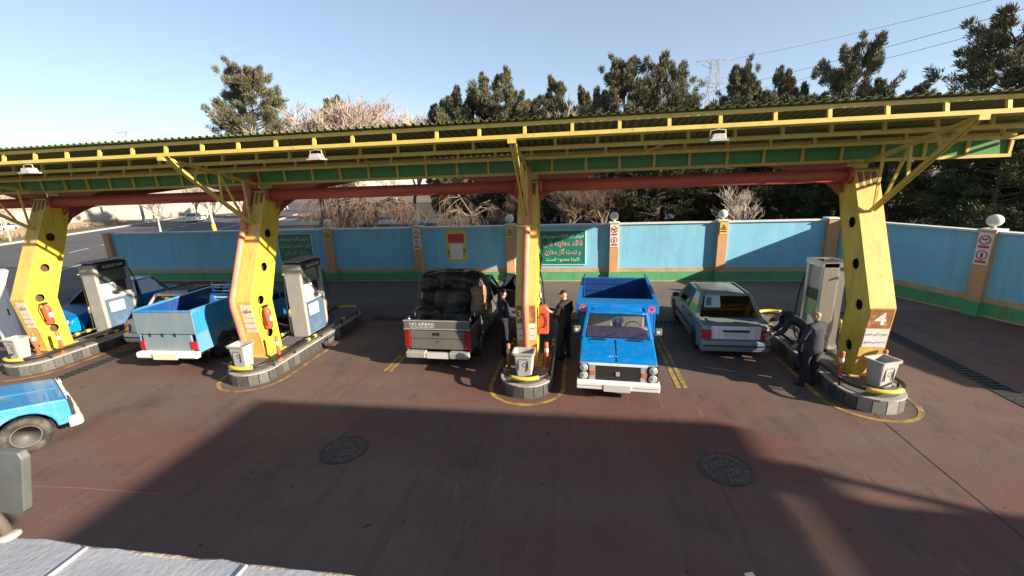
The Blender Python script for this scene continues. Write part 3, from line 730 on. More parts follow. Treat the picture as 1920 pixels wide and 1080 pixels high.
# plates and lettering on the lower front of the columns
M_brown = mat('brown_plaque', (0.33, 0.13, 0.055), 0.5, var=0.3, scale=6, dirt=(0.62, 0.36, 0.16), dirt_amt=0.5, dirt_scale=7)
M_paper = mat('cream_plate', (0.72, 0.66, 0.50), 0.5, var=0.05, dirt=(0.55, 0.45, 0.3), dirt_amt=0.15, dirt_scale=5)
M_ltr = mat('grey_lettering', (0.07, 0.065, 0.06), 0.6)
TILT = math.atan2(FRONT[0][0]-FRONT[1][0], FRONT[1][1]-FRONT[0][1])
def plate_on(col, x0, x1, z0, z1, mt, name, texts):
    P = lambda x, z: (x, lerp_prof(FRONT, z)-0.014, z)
    o = MB().slab([P(x0, z0), P(x1, z0), P(x1, z1), P(x0, z1)], 0.006).build(name, mt, col)
    for body, xc, zc, w, h, m2, wt in texts:
        lettering(o, body, (xc, lerp_prof(FRONT, zc)-0.0235, zc), w, h, m2, weight=wt, tilt=TILT)
for k, c in enumerate(cols):
    if k in (0, 1):
        plate_on(c, -0.10, 0.205, 1.38, 1.72, M_paper, 'number_plate', [(persian('سکوی'), 0.06, 1.56, 0.24, 0.22, M_ltr, 0.012)])
        plate_on(c, -0.10, 0.205, 0.98, 1.36, M_paper, 'notice_plate', [(persian('سوخت گیری خودرو'), 0.055, 1.25, 0.28, 0.11, M_ltr, 0.004), (persian('با سرنشین ممنوع'), 0.055, 1.09, 0.28, 0.11, M_ltr, 0.004)])
    else:
        plate_on(c, -0.205, 0.205, 1.37, 1.77, M_brown, 'number_plate', [('4' if k == 3 else '3', 0.0 if k == 3 else -0.145, 1.57, 0.2 if k == 3 else 0.09, 0.26 if k == 3 else 0.2, M_signwhite, 0.02)])
        plate_on(c, -0.205, 0.205, 0.95, 1.35, M_signwhite, 'notice_plate', [(persian('سوخت گیری خودرو'), 0.0, 1.24, 0.38, 0.14, M_ltr, 0.006), (persian('با سرنشین ممنوع'), 0.0, 1.06, 0.36, 0.14, M_ltr, 0.006)])

# ------------------------------------------------------------------ dispensers
M_cab = mat('grey_cabinet', (0.42, 0.40, 0.37), 0.5, metal=0.2, var=0.1, scale=3, dirt=(0.3, 0.27, 0.23), dirt_amt=0.3, dirt_scale=2.5, streak=((0.20, 0.18, 0.15), 0.5, 6), chip=((0.18, 0.14, 0.1), 0.6, 12))
M_inox = mat('stainless', (0.62, 0.60, 0.57), 0.35, metal=0.85, var=0.08, scale=2, dirt=(0.4, 0.38, 0.34), dirt_amt=0.2, dirt_scale=3, stretch=(2, 2, 0.3))
M_bluedoor = mat('blue_door', (0.075, 0.13, 0.21), 0.4, var=0.12, scale=2, dirt=(0.2, 0.22, 0.25), dirt_amt=0.2, dirt_scale=2)
M_header = mat('dark_header', (0.035, 0.036, 0.04), 0.35)
M_screen = mat('dark_screen', (0.055, 0.062, 0.07), 0.12, spec=0.6)
M_rubber = mat('black_rubber', (0.015, 0.015, 0.015), 0.55)
M_brass = mat('brass_fitting', (0.55, 0.42, 0.18), 0.4, metal=0.7)
def dispenser(loc, label, face=1, header='ASIASTAR', stainless=False):
    """long axis Y, main face towards +X*face"""
    t = thing('gas_dispenser', label, 'dispenser', loc, group='gas dispensers on the islands')
    f = face
    bx = lambda x0, y0, z0, x1, y1, z1: MB().box((min(f*x0, f*x1), y0, z0), (max(f*x0, f*x1), y1, z1))
    MAT = M_inox if stainless else M_cab
    if not stainless:
        # end panels, the front one leaning out at the head
        prof = [(-0.24, 0), (0.24, 0), (0.24, 1.72), (0.28, 1.86), (0.28, 2.10), (-0.28, 2.10), (-0.28, 1.86), (-0.24, 1.72)]
        for y0, y1 in ((0.0, 0.11), (0.93, 1.02)):
            MB().prism([(f*a, b) for a, b in prof], y0, y1, 'Y').build('end_panel', M_cab, t, bevel=0.02)
        bx(-0.21, 0.11, 0.02, 0.18, 0.93, 1.02).build('cabinet', M_cab, t)
        bx(-0.10, 0.11, 1.02, 0.10, 0.93, 1.98).build('spine', M_header, t)
        dr = bx(0.18, 0.13, 0.05, 0.215, 0.91, 0.98).build('door', M_bluedoor, t, bevel=0.01)
        bx(0.215, 0.22, 0.58, 0.219, 0.66, 0.90).build('sticker', M_signwhite, dr)
        bx(-0.20, 0.11, 1.02, 0.27, 0.93, 1.14).build('shelf', mat('white_shelf', (0.62, 0.60, 0.55), 0.5, var=0.08), t, bevel=0.012)
        k = MB().prism([(f*0.10, 1.14), (f*0.25, 1.14), (f*0.17, 1.48), (f*0.10, 1.48)], 0.16, 0.56, 'Y').build('keypad_box', M_white, t, bevel=0.01)
        for i in range(4): bx(0.185, 0.22+0.08*i, 1.19, 0.242, 0.25+0.08*i, 1.215).build('key', M_header, k)
        bx(0.10, 0.11, 1.52, 0.19, 0.93, 1.90).build('display', M_screen, t, bevel=0.008)
        h = MB().prism([(f*-0.27, 1.92), (f*0.29, 1.92), (f*0.33, 2.13), (f*-0.27, 2.17)], 0.112, 0.928, 'Y').build('header', M_header, t, bevel=0.01)
        if f > 0: lettering(h, header, (0.319, 0.52, 2.02), 0.62, 0.085, M_signwhite, rz=pi/2, weight=0.004)
        top = bx(-0.28, -0.01, 2.172, 0.30, 1.03, 2.19).build('top_cover', M_cab, t)
    else:
        for y0 in (0.0, 0.62):
            bx(-0.06, y0, 0.0, 0.26, y0+0.10, 2.12).build('end_panel', M_inox, t, bevel=0.015)
        bx(-0.24, 0.0, 0, 0.24, 0.72, 0.10).build('foot', M_inox, t)
        fr = MB()
        for (x0, y0, x1, y1) in ((-0.28, 0, 0.28, 0.10), (-0.28, 0.62, 0.28, 0.72), (-0.28, 0.10, -0.20, 0.62), (0.20, 0.10, 0.28, 0.62)):
            fr.box((min(f*x0, f*x1), y0, 2.02 if y0 in (0, 0.62) else 2.03), (max(f*x0, f*x1), y1, 2.13))
        fr.build('top_frame', M_inox, t)
        bx(0.17, 0.102, 1.45, 0.20, 0.618, 1.99).build('display', mat('pale_display_panel', (0.50, 0.44, 0.40), 0.4, var=0.1), t)
        bx(0.15, 0.102, 1.20, 0.22, 0.618, 1.45).build('dark_panel', M_header, t)
        bx(0.15, 0.102, 0.80, 0.21, 0.618, 1.195).build('label_panel', mat('green_label', (0.30, 0.45, 0.16), 0.5, var=0.3, scale=9), t)
        bx(0.10, 0.102, 0.10, 0.19, 0.618, 0.795).build('door', M_inox, t)
        bx(-0.08, 0.10, 0.10, 0.10, 0.62, 1.95).build('core', M_header, t)
        bx(-0.26, 0.10, 0.10, -0.08, 0.62, 1.9).build('rear_door', M_inox, t)
    # hoses and filling nozzles
    LY = 0.76 if stainless else 1.06
    for s, yo in ((f, LY), (-f, LY), (-f, -0.05)):
        hx = s*0.22
        P = [(hx*0.9, yo, 1.85), (hx*1.35, yo+0.06, 1.4), (hx*1.5, yo+0.08, 0.7), (hx*1.4, yo+0.05, 0.2), (hx*1.15, yo-0.02, 0.06), (hx*0.9, yo-0.02, 0.25), (hx*1.0, yo, 0.75)]
        Q = []
        for i in range(len(P)-1):
            for q in range(4): Q.append(Vector(P[i]).lerp(Vector(P[i+1]), q/4))
        for _ in range(3): Q = [Q[0]]+[(Q[i-1]+Q[i]*2+Q[i+1])/4 for i in range(1, len(Q)-1)]+[Q[-1]]
        h = MB().tube(Q, 0.017, 6).build('hose', M_rubber, t)
        MB().tube([Q[-1], Q[-1]+Vector((0, 0, 0.16)), Q[-1]+Vector((0, 0.02, 0.22))], [0.03, 0.026, 0.016], 8).build('nozzle', M_brass, h)
        MB().tube([Q[0]-Vector((0, 0.06, 0)), Q[0]], 0.026, 8).build('hose_fitting', M_brass, h)
    return t
dispenser((-14.62, 10.45, IH), 'grey gas dispenser with dark header on the leftmost island')
dispenser((-7.80, 10.40, IH), 'grey and blue gas dispenser right of the blue pickup')
dispenser((-1.24, 10.25, IH), 'gas dispenser hidden behind the head on column', face=1)
dispenser((5.66, 10.15, IH), 'stainless steel gas dispenser with open top frame on the right', face=-1, stainless=True)
wc = thing('white_cabinet', 'tall white cabinet at the left edge beside the first column', 'cabinet', (-17.2, 9.6, 0))
MB().box((0, 0, 0.12), (0.82, 0.5, 2.40)).build('body', M_white, wc, bevel=0.03)
MB().box((0.04, 0.02, 0), (0.78, 0.48, 0.12)).build('plinth', M_tile, wc)
MB().box((0.08, -0.012, 0.25), (0.74, 0.0, 2.25)).build('door', M_white, wc, bevel=0.006)
MB().box((0.64, -0.03, 1.1), (0.68, -0.012, 1.3)).build('handle', M_header, wc)

# ------------------------------------------------------------------ bins, bollards, extinguishers
M_bin = mat('grey_plastic', (0.42, 0.41, 0.38), 0.5, var=0.08, scale=4, dirt=(0.25, 0.23, 0.2), dirt_amt=0.3, dirt_scale=3, streak=((0.22, 0.20, 0.17), 0.5, 9))
M_binlogo = mat('bin_logo', (0.14, 0.14, 0.14), 0.7)
def bin_(loc, rz, label):
    t = thing('litter_bin', label, 'bin', loc, rz, 'grey litter bins at the island ends')
    def rr(w, d, z, r=0.05, n=4):
        P = []
        for cx, cy, a in ((w-r, -d+r, -pi/2), (w-r, d-r, 0), (-w+r, d-r, pi/2), (-w+r, -d+r, pi)):
            P += [(cx+r*cos(a+pi/2*i/n), cy+r*sin(a+pi/2*i/n), z) for i in range(n+1)]
        return P
    L = [rr(0.17, 0.13, 0), rr(0.215, 0.165, 0.50), rr(0.245, 0.19, 0.50), rr(0.25, 0.195, 0.545), rr(0.215, 0.165, 0.545), rr(0.165, 0.12, 0.05)]
    b = MB(); n = len(L[0]); vs = sum(L, [])
    fs = [(k*n+i, k*n+(i+1) % n, (k+1)*n+(i+1) % n, (k+1)*n+i) for k in range(len(L)-1) for i in range(n)]
    fs += [tuple(range(n))[::-1], tuple((len(L)-1)*n+i for i in range(n))]
    b.add(vs, fs); b.build('bucket', M_bin, t)
    g = MB(); ring(g, (0.02, 0.27), 0.035, 0.055, 0, 16)
    g.v = [(x, -0.155-0.07*(z-0.27)+0.004, z) for x, y, z in g.v]; g.build('emblem', M_binlogo, t)
    for s in (-1, 1):
        MB().box((s*0.10-0.006, -0.166, 0.14), (s*0.10+0.006, -0.150, 0.38)).build('emblem_frame', M_binlogo, t)
    MB().box((-0.094, -0.172, 0.40), (0.094, -0.156, 0.41)).build('emblem_frame', M_binlogo, t)
for x, dy, l in ((-14.75, 8.5, 'grey litter bin on the leftmost island'), (-8.02, 8.48, 'grey litter bin below the column with the salmon downpipe'), (-1.14, 8.52, 'pale litter bin in front of the head on column'), (5.84, 8.58, 'grey litter bin under the column numbered four')):
    bin_((x, dy, IH+0.003), 0.0 if x < 5 else 0.35, l)
M_boll = mat('orange_bollard', (0.55, 0.14, 0.06), 0.5, var=0.1, dirt=(0.4, 0.2, 0.12), dirt_amt=0.25, dirt_scale=5)
def bollard(x, y, label, h=0.62):
    t = thing('bollard', label, 'bollard', (x, y, IH), group='short orange posts on the islands')
    MB().lathe([(0.042, 0), (0.042, h-0.02), (0.034, h), (0.0, h+0.004)], n=12).build('post', M_boll, t)
    MB().lathe([(0.044, h*0.62), (0.0445, h*0.70), (0.044, h*0.78)], n=12).build('reflective_band', mat('band_white', (0.7, 0.66, 0.6), 0.4), t)
    MB().lathe([(0.08, 0.0), (0.08, 0.012), (0.0, 0.013)], n=12).build('foot', M_boll, t)
for k, x in enumerate(IX):
    nm = ['the leftmost island', 'the island beside the blue pickup', 'the island below the head on column', 'the rightmost island'][k]
    bollard(x-0.42 if x > -10 else x-0.2, 8.72, 'orange post at the left of '+nm); bollard(x+0.42, 8.85, 'orange post at the right of '+nm)
M_exred = mat('extinguisher_red', (0.55, 0.09, 0.05), 0.4, var=0.08, dirt=(0.5, 0.22, 0.14), dirt_amt=0.2, dirt_scale=6)
def extinguisher(loc, label, rz=0):
    t = thing('fire_extinguisher', label, 'extinguisher', loc, rz, 'fire extinguishers hung on the columns')
    MB().lathe([(0.075, 0), (0.09, 0.02), (0.092, 0.42), (0.08, 0.48), (0.035, 0.53), (0.03, 0.56), (0.0, 0.56)], n=16).build('cylinder', M_exred, t)
    MB().box((-0.03, -0.05, 0.56), (0.03, 0.05, 0.61)).build('valve', M_signblack, t)
    MB().tube([(0, -0.03, 0.59), (0.03, -0.13, 0.62), (0.05, -0.17, 0.45), (0.04, -0.13, 0.2), (0.03, -0.10, 0.1)], 0.014, 6).build('hose', M_rubber, t)
    MB().box((0.07, -0.04, 0.2), (0.097, 0.04, 0.32)).build('label_sticker', M_signwhite, t)
    MB().box((-0.12, -0.06, 0.30), (-0.07, 0.06, 0.34)).build('bracket', M_steel_dark, t)
extinguisher((-14.47, 9.16, 1.02), 'red fire extinguisher hung on the leftmost column')
extinguisher((-7.72, 9.16, 1.02), 'red fire extinguisher hung on the column beside the blue pickup')
fb = thing('extinguisher_cover', 'orange red cover hung on the right of the head on column', 'cover', (-0.78, 9.2, 1.02))
MB().prism([(-0.10, 0), (0.13, 0), (0.14, 0.55), (0.06, 0.66), (-0.08, 0.62)], -0.11, 0.11, 'Y').build('cover', M_exred, fb, bevel=0.02)
MB().tube([(0.0+0.10*cos(a), -0.125, 0.33+0.17*sin(a)) for a in [pi*0.9-i*pi*1.5/10 for i in range(11)]], 0.008, 5).build('strap', M_rubber, fb)
MB().prism([(0.02, 0.60), (0.22, 0.50), (0.23, 0.53), (0.03, 0.66)], -0.10, -0.085, 'Y').build('paper_flap', M_paper, fb)

# ------------------------------------------------------------------ floodlights under the front girder
M_lampw = mat('lamp_housing', (0.46, 0.44, 0.40), 0.4, var=0.06, dirt=(0.4, 0.37, 0.33), dirt_amt=0.2, dirt_scale=8)
for x, l in ((-10.35, 'white floodlight under the canopy near the leftmost column'), (-4.38, 'white floodlight under the canopy above the grey pickup'), (2.02, 'white floodlight under the canopy right of the head on column')):
    t = thing('floodlight', l, 'floodlight', (x*1.085, 7.53, 4.885), group='floodlights under the canopy edge')
    t.scale = (0.84, 0.84, 0.84); t.location.z += 0.03
    MB().prism([(-0.10, 0.13), (0.10, 0.13), (0.14, 0.03), (-0.14, 0.03)], -0.10, 0.10, 'Y').build('housing', M_lampw, t, bevel=0.01)
    MB().box((-0.165, -0.13, 0.0), (0.165, 0.13, 0.028)).build('glass_frame', M_lampw, t)
    MB().box((-0.14, -0.105, -0.004), (0.14, 0.105, -0.001)).build('glass', M_screen, t)
    MB().tube([(-0.15, 0, 0.05), (-0.13, 0, 0.20), (0.0, 0, 0.215), (0.13, 0, 0.20), (0.15, 0, 0.05)], 0.012, 6).build('yoke', M_lampw, t)

# ================================================================== VEHICLES
M_tyre = mat('tyre', (0.022, 0.022, 0.022), 0.8, var=0.2, scale=10, dirt=(0.13, 0.12, 0.10), dirt_amt=0.55, dirt_scale=4)
M_rim = mat('steel_rim', (0.16, 0.155, 0.145), 0.7, metal=0.1, var=0.2, dirt=(0.22, 0.2, 0.17), dirt_amt=0.3, dirt_scale=5)
M_silver = mat('silver_trim', (0.52, 0.52, 0.50), 0.35, metal=0.3, var=0.08)
M_chrome = mat('chrome', (0.7, 0.7, 0.7), 0.18, metal=1.0, var=0.03)
M_lens = mat('headlamp_lens', (0.75, 0.78, 0.8), 0.1, metal=0.5, var=0.05)
M_tail = mat('tail_lamp', (0.42, 0.02, 0.02), 0.2, var=0.1, coat=0.5)
M_amber = mat('amber_lamp', (0.55, 0.18, 0.05), 0.25, var=0.1)
M_plate = mat('blank_plate', (0.55, 0.55, 0.54), 0.5, var=0.02)
M_dark = mat('dark_trim', (0.02, 0.02, 0.021), 0.6, var=0.2)
M_under = mat('underbody', (0.012, 0.012, 0.012), 0.9)
M_seat = mat('tan_seat', (0.30, 0.23, 0.16), 0.8, var=0.15)
M_glass = glass_mat('car_glass', (0.93, 0.96, 0.96), 0.05)
M_glass_d = glass_mat('dark_car_glass', (0.11, 0.15, 0.15), 0.22)
def paint(name, col, dirt=None, amt=0.15, rough=0.3):
    d_ = dirt or tuple(0.5*c+0.12 for c in col)
    return mat(name, col, rough, var=0.06, scale=2, dirt=d_, dirt_amt=amt+0.08, dirt_scale=1.6, coat=0.3, streak=(tuple(0.6*c+0.4*e for c, e in zip(d_, (0.2, 0.17, 0.13))), 0.4, 7), chip=((0.25, 0.2, 0.16), 0.35, 13))
P_blue = paint('blue_truck_paint', (0.0, 0.20, 0.60), (0.05, 0.24, 0.52), 0.1)
P_blue_old = paint('faded_blue_paint', (0.02, 0.24, 0.56), (0.30, 0.33, 0.33), 0.3, 0.45)
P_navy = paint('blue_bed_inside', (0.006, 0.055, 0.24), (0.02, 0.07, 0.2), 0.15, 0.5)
P_dusty = paint('dusty_lower_paint', (0.10, 0.27, 0.42), (0.38, 0.38, 0.35), 0.35, 0.6)
P_tailgrey = paint('grey_tailgate', (0.19, 0.26, 0.30), (0.33, 0.31, 0.27), 0.3, 0.6)
P_grey = paint('grey_pickup_paint', (0.135, 0.13, 0.115), (0.2, 0.18, 0.15), 0.2, 0.4)
P_car = paint('blue_grey_car_paint', (0.20, 0.235, 0.245), (0.28, 0.30, 0.29), 0.2, 0.32)
P_white = paint('white_car_paint', (0.72, 0.72, 0.70), (0.5, 0.47, 0.42), 0.12, 0.35)

def wheel(par, x, y, r, w, side, mt=None):
    me = MB().lathe([(r*0.60, -w*0.5), (r*0.92, -w*0.5), (r, -w*0.34), (r, w*0.34), (r*0.92, w*0.5), (r*0.60, w*0.5), (r*0.60, -w*0.5)], (0, 0, 0), 'X', 28)
    o = me.build('wheel', M_tyre, par, (x, y, r))
    b = MB(); s = side
    b.lathe([(r*0.61, s*w*0.44), (r*0.57, s*w*0.47), (r*0.52, s*w*0.30), (r*0.34, s*w*0.24), (r*0.24, s*w*0.34), (r*0.16, s*w*0.42), (0.0, s*w*0.43)], (0, 0, 0), 'X', 24)
    b.build('rim', mt or M_rim, o)
    h = MB()
    for i in range(6):
        a = 2*pi*i/6; h.cbox((s*w*0.33, r*0.29*cos(a), r*0.29*sin(a)), (0.02, 0.035, 0.035))
    h.build('wheel_nuts', M_chrome, o)
    return o
def side_outline(top, zb, arches, ra):
    """closed (y,z) outline: top list from front to rear, then bottom edge rear->front with wheel arches"""
    y_f = top[0][0]; y_r = top[-1][0]; P = list(top)
    P.append((y_r, zb)) if top[-1][1] > zb+1e-3 else None
    for yc, rr in sorted(arches, key=lambda a: a[0]):
        s = sqrt(max(0, rr*rr-(zb-ra)**2)); a0 = math.atan2(zb-ra, -s); a0 = a0 if a0 > 0 else a0+2*pi
        a1 = math.atan2(zb-ra, s)
        P += [(yc+rr*cos(a0+(a1-a0)*i/12), ra+rr*sin(a0+(a1-a0)*i/12)) for i in range(13)]
    P.append((y_f, zb)) if top[0][1] > zb+1e-3 else None
    return P
def body(par, outline, hw, mt, name='body', taper=None, bevel=0.025):
    def xf(x, y, z):
        s = taper(y, z) if taper else 1.0
        return (x*s, y, z)
    o = MB().prism(outline, -hw, hw, 'X', xf).build(name, mt, par, bevel=bevel, seg=3)
    for p in o.data.polygons: p.use_smooth = True
    o.modifiers['bevel'].harden_normals = True
    return o
def quad_on(c, u0, v0, u1, v1):
    """bilinear sub-quad of corners c (bl, br, tr, tl)"""
    c = [Vector(p) for p in c]
    B = lambda u, v: (c[0].lerp(c[1], u)).lerp(c[3].lerp(c[2], u), v)
    return [B(u0, v0), B(u1, v0), B(u1, v1), B(u0, v1)]
def greenhouse(par, yf, yr, zb, wb, tf, tr, zt, wt, mt, doors=2, glass=None, rear=True, pil=0.07):
    """cabin: roof, pillars and panes; y forward"""
    g = glass or M_glass
    bf = [Vector((s*wb, yf, zb)) for s in (-1, 1)]; br = [Vector((s*wb, yr, zb)) for s in (-1, 1)]
    tf_ = [Vector((s*wt, tf, zt)) for s in (-1, 1)]; tr_ = [Vector((s*wt, tr, zt)) for s in (-1, 1)]
    b = MB(); n = 6; rows = []
    for i in range(n+1):
        y = tf+0.04+(tr-0.04-tf-0.04)*i/n; cr = 0.035*(1-(2*i/n-1)**2)
        rows.append([(wt*1.03*k/4, y, zt-0.02+(0.03+cr)*(1-(k/4)**2)) for k in range(-4, 5)])
    vs = sum(rows, []); fs = [(i*9+j, i*9+j+1, (i+1)*9+j+1, (i+1)*9+j) for i in range(n) for j in range(8)]
    low = len(vs); vs += [(x*0.985, y, zt-0.045) for r in rows for (x, y, z) in r]
    fs += [tuple(low+q for q in f) for f in fs]
    for i in range(n): fs += [(i*9, (i+1)*9, low+(i+1)*9, low+i*9), (i*9+8, (i+1)*9+8, low+(i+1)*9+8, low+i*9+8)]
    for j in range(8): fs += [(j, j+1, low+j+1, low+j), (n*9+j, n*9+j+1, low+n*9+j+1, low+n*9+j)]
    b.add(vs, fs, True); b.build('roof', mt, par)
    fr = MB()
    for k in (0, 1):
        fr.bar(bf[k], tf_[k], pil, pil*0.8); fr.bar(br[k], tr_[k], pil*1.5, pil)
        for d in range(1, doors):
            f = d/doors+0.04; fr.bar(bf[k].lerp(br[k], f), tf_[k].lerp(tr_[k], f), pil*0.7, pil*1.0)
        fr.bar(tf_[k], tr_[k], pil*0.8, pil*0.6)
    fr.bar(tf_[0], tf_[1], pil*0.8, pil*0.6); fr.bar(tr_[0], tr_[1], pil*0.8, pil*0.6)
    fr.build('pillars', mt, par)
    MB().slab(quad_on([bf[1], bf[0], tf_[0], tf_[1]], 0.02, 0.02, 0.98, 0.98), 0.006).build('windshield', g, par)
    if rear: MB().slab(quad_on([br[0], br[1], tr_[1], tr_[0]], 0.04, 0.03, 0.96, 0.97), 0.006).build('rear_window', g, par)
    for k, s in ((0, -1), (1, 1)):
        c = [br[k], bf[k], tf_[k], tr_[k]] if s > 0 else [bf[k], br[k], tr_[k], tf_[k]]
        for d in range(doors):
            u0_, u1_ = d/doors+0.02, (d+1)/doors-0.02
            MB().slab(quad_on(c, u0_, 0.02, u1_, 0.96), 0.005).build('side_window', g, par)
def steering(par, x, y, z):
    MB().tube([(x+0.17*cos(2*pi*i/16), y+0.06*sin(2*pi*i/16), z+0.16*sin(2*pi*i/16)) for i in range(16)], 0.013, 5, closed=True).build('steering_wheel', M_dark, par)

def old_truck(name, label, loc, rz, pm, bed='box', inside=P_navy, detail=True):
    """old bonneted pickup truck; origin at the ground under the front bumper, +Y forward"""
    t = thing(name, label, 'truck', loc, rz)
    ra = 0.33
    top = [(-0.06, 0.42), (-0.04, 0.60), (-0.05, 0.765), (-0.09, 0.80), (-0.35, 0.85), (-0.75, 0.91), (-1.08, 0.955), (-1.12, 0.96), (-2.06, 0.975), (-2.10, 0.93)]
    body(t, side_outline(top, 0.33, [(-0.66, 0.40)], ra), 0.80, pm, 'body', lambda y, z: (1-0.05*max(0, (z-0.6))*2.2)*(1-0.03*max(0, y+0.6)*2), 0.045)
    MB().box((-0.62, -4.4, 0.28), (0.62, -0.15, 0.45)).build('chassis', M_under, t)
    greenhouse(t, -1.06, -2.02, 0.955, 0.735, -1.38, -1.92, 1.47, 0.64, pm, 1, M_glass, True, 0.06)
    hp = [(-0.60, -0.11), (0.60, -0.11), (0.66, -1.00), (-0.66, -1.00)]
    zh = lambda y: 0.772 if y > -0.2 else 0.955
    hd = MB().slab([(-0.58, -0.10, 0.803), (0.58, -0.10, 0.803), (0.60, -0.75, 0.911), (-0.60, -0.75, 0.911)], 0.014)
    hd.slab([(-0.60, -0.752, 0.9115), (0.60, -0.752, 0.9115), (0.61, -1.02, 0.949), (-0.61, -1.02, 0.949)], 0.014)
    hood = hd.build('hood', pm, t)
    MB().bar((0, -0.12, 0.8185), (0, -0.98, 0.9595), 0.035, 0.006).build('hood_ridge', pm, hood)
    for s in (-1, 1):
        v = empty('hood_vent', parent=t)
        MB().box((s*0.40-0.16, -1.00, 0.958), (s*0.40+0.16, -0.945, 0.972)).build('vent_slot', M_dark, v)
        for k in range(3): MB().box((s*0.40-0.12+0.09*k, -0.985, 0.972), (s*0.40-0.07+0.09*k, -0.955, 0.982)).build('vent_fin', M_chrome, v)
    # front end
    MB().box((-0.74, -0.06, 0.765), (0.74, -0.010, 0.797)).build('hood_lip', M_white, t)
    gr = MB().box((-0.44, -0.055, 0.455), (0.44, -0.012, 0.763)).build('grille', M_dark, t)
    for k in range(9): MB().box((-0.43, -0.012, 0.475+0.031*k), (0.43, -0.004, 0.484+0.031*k)).build('grille_bar', M_steel_dark, gr)
    e = MB(); e.cbox((0, 0.0, 0.60), (0.075, 0.012, 0.09)); e.build('badge', M_silver, gr)
    for s in (-1, 1):
        MB().box((min(s*0.44, s*0.56), -0.05, 0.455), (max(s*0.44, s*0.56), -0.010, 0.763)).build('lamp_panel', M_silver, t)
        MB().box((min(s*0.455, s*0.55), -0.010, 0.56), (max(s*0.455, s*0.55), 0.002, 0.65)).build('indicator', M_amber, t)
        hl = MB().box((min(s*0.57, s*0.775), -0.06, 0.455), (max(s*0.57, s*0.775), -0.004, 0.797)).build('headlamp', M_dark, t, bevel=0.015)
        for zc in (0.54, 0.71):
            MB().lathe([(0.078, 0.0), (0.082, 0.012), (0.066, 0.016)], (s*0.672, -0.004, zc), 'Y', 18).build('bezel', M_silver, hl)
            MB().lathe([(0.066, 0.004), (0.05, 0.014), (0.0, 0.022)], (s*0.672, -0.002, zc), 'Y', 18).build('lens', M_lens, hl)
    bp = MB().prism([(-0.12, 0.445), (0.03, 0.445), (0.07, 0.42), (0.07, 0.28), (0.03, 0.25), (-0.12, 0.25)], -0.81, 0.81, 'X').build('front_bumper', M_white, t, bevel=0.015)
    MB().box((-0.25, 0.07, 0.245), (0.27, 0.082, 0.385)).build('number_plate', M_plate, bp)
    for s in (-1, 1): MB().box((min(s*0.30, s*0.78), 0.07, 0.345), (max(s*0.30, s*0.78), 0.074, 0.352)).build('bumper_groove', M_dark, bp)
    # doors, mirrors, wipers
    for s in (-1, 1):
        d = MB().box((min(s*0.772, s*0.79), -1.98, 0.40), (max(s*0.772, s*0.79), -1.12, 0.93)).build('door', pm, t, bevel=0.008)
        MB().box((min(s*0.79, s*0.81), -1.90, 0.80), (max(s*0.79, s*0.81), -1.76, 0.83)).build('handle', M_chrome, d)
        mr = MB().box((min(s*0.81, s*0.96), -1.22, 1.02), (max(s*0.81, s*0.96), -1.16, 1.18)).build('mirror', M_rim, t, bevel=0.02)
        MB().tube([(s*0.72, -1.15, 0.98), (s*0.78, -1.17, 1.02), (s*0.86, -1.19, 1.06)], 0.016, 6).build('mirror_arm', M_dark, mr)
        if detail:
            st = MB(); P = []
            for i in range(10):
                r_ = 0.06 if i % 2 == 0 else 0.024; a = pi/2+2*pi*i/10; P.append((s*0.885+r_*cos(a), -1.157, 1.10+r_*sin(a)))
            st.add(P, [tuple(range(10))]); st.build('star_sticker', M_signwhite, mr)
        MB().tube([(s*0.30, -1.06, 0.975), (s*0.30-0.3, -1.14, 1.06)], 0.008, 5).build('wiper', M_dark, t)
    # cabin: dashboard cover, seats, wheel
    if detail:
        MB().prism([(-1.10, 0.96), (-1.42, 0.96), (-1.42, 1.12), (-1.32, 1.15), (-1.17, 1.07)], -0.66, 0.66, 'X').build('dashboard_cover', mat('pink_fabric', (0.62, 0.27, 0.36), 0.9, var=0.2, scale=8, bump=0.4, bscale=25), t, bevel=0.03)
        fl = MB(); 
        for i in range(11):
            a = pi*(i-0.5)/10; fl.sphere((-0.02+0.115*cos(a), -1.36, 1.26+0.09*sin(a)), (0.032, 0.03, 0.032), 8, 6)
        fl.sphere((-0.02, -1.36, 1.27), (0.045, 0.035, 0.05), 10, 8)
        fl.build('flower_ornament', M_white, t)
        MB().lathe([(0.10, 0.0), (0.09, 0.12), (0.05, 0.19), (0.0, 0.2)], (-0.02, -1.38, 1.05), 'Z', 12).build('ornament_base', mat('mauve_cloth', (0.16, 0.10, 0.12), 0.9), t)
    for s in (-1, 1): MB().box((s*0.36-0.27, -1.92, 0.96), (s*0.36+0.27, -1.78, 1.32)).build('seat', M_seat, t, bevel=0.04)
    steering(t, -0.36, -1.50, 1.08)
    # load bed
    bw_ = 0.92
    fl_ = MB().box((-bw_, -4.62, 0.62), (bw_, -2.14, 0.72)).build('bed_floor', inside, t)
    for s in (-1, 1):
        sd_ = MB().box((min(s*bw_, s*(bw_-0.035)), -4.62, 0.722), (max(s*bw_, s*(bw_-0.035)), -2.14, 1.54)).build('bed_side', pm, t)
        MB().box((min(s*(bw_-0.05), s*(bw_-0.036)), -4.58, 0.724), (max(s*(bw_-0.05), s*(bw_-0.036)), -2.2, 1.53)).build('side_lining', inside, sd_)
        MB().box((min(s*(bw_-0.06), s*(bw_+0.02)), -4.63, 1.54), (max(s*(bw_-0.06), s*(bw_+0.02)), -2.2, 1.575)).build('top_rail', pm, sd_)
        for yy in (-2.7, -3.4, -4.1): MB().box((min(s*bw_, s*(bw_+0.025)), yy-0.03, 0.70), (max(s*bw_, s*(bw_+0.025)), yy+0.03, 1.54)).build('stake', pm, sd_)
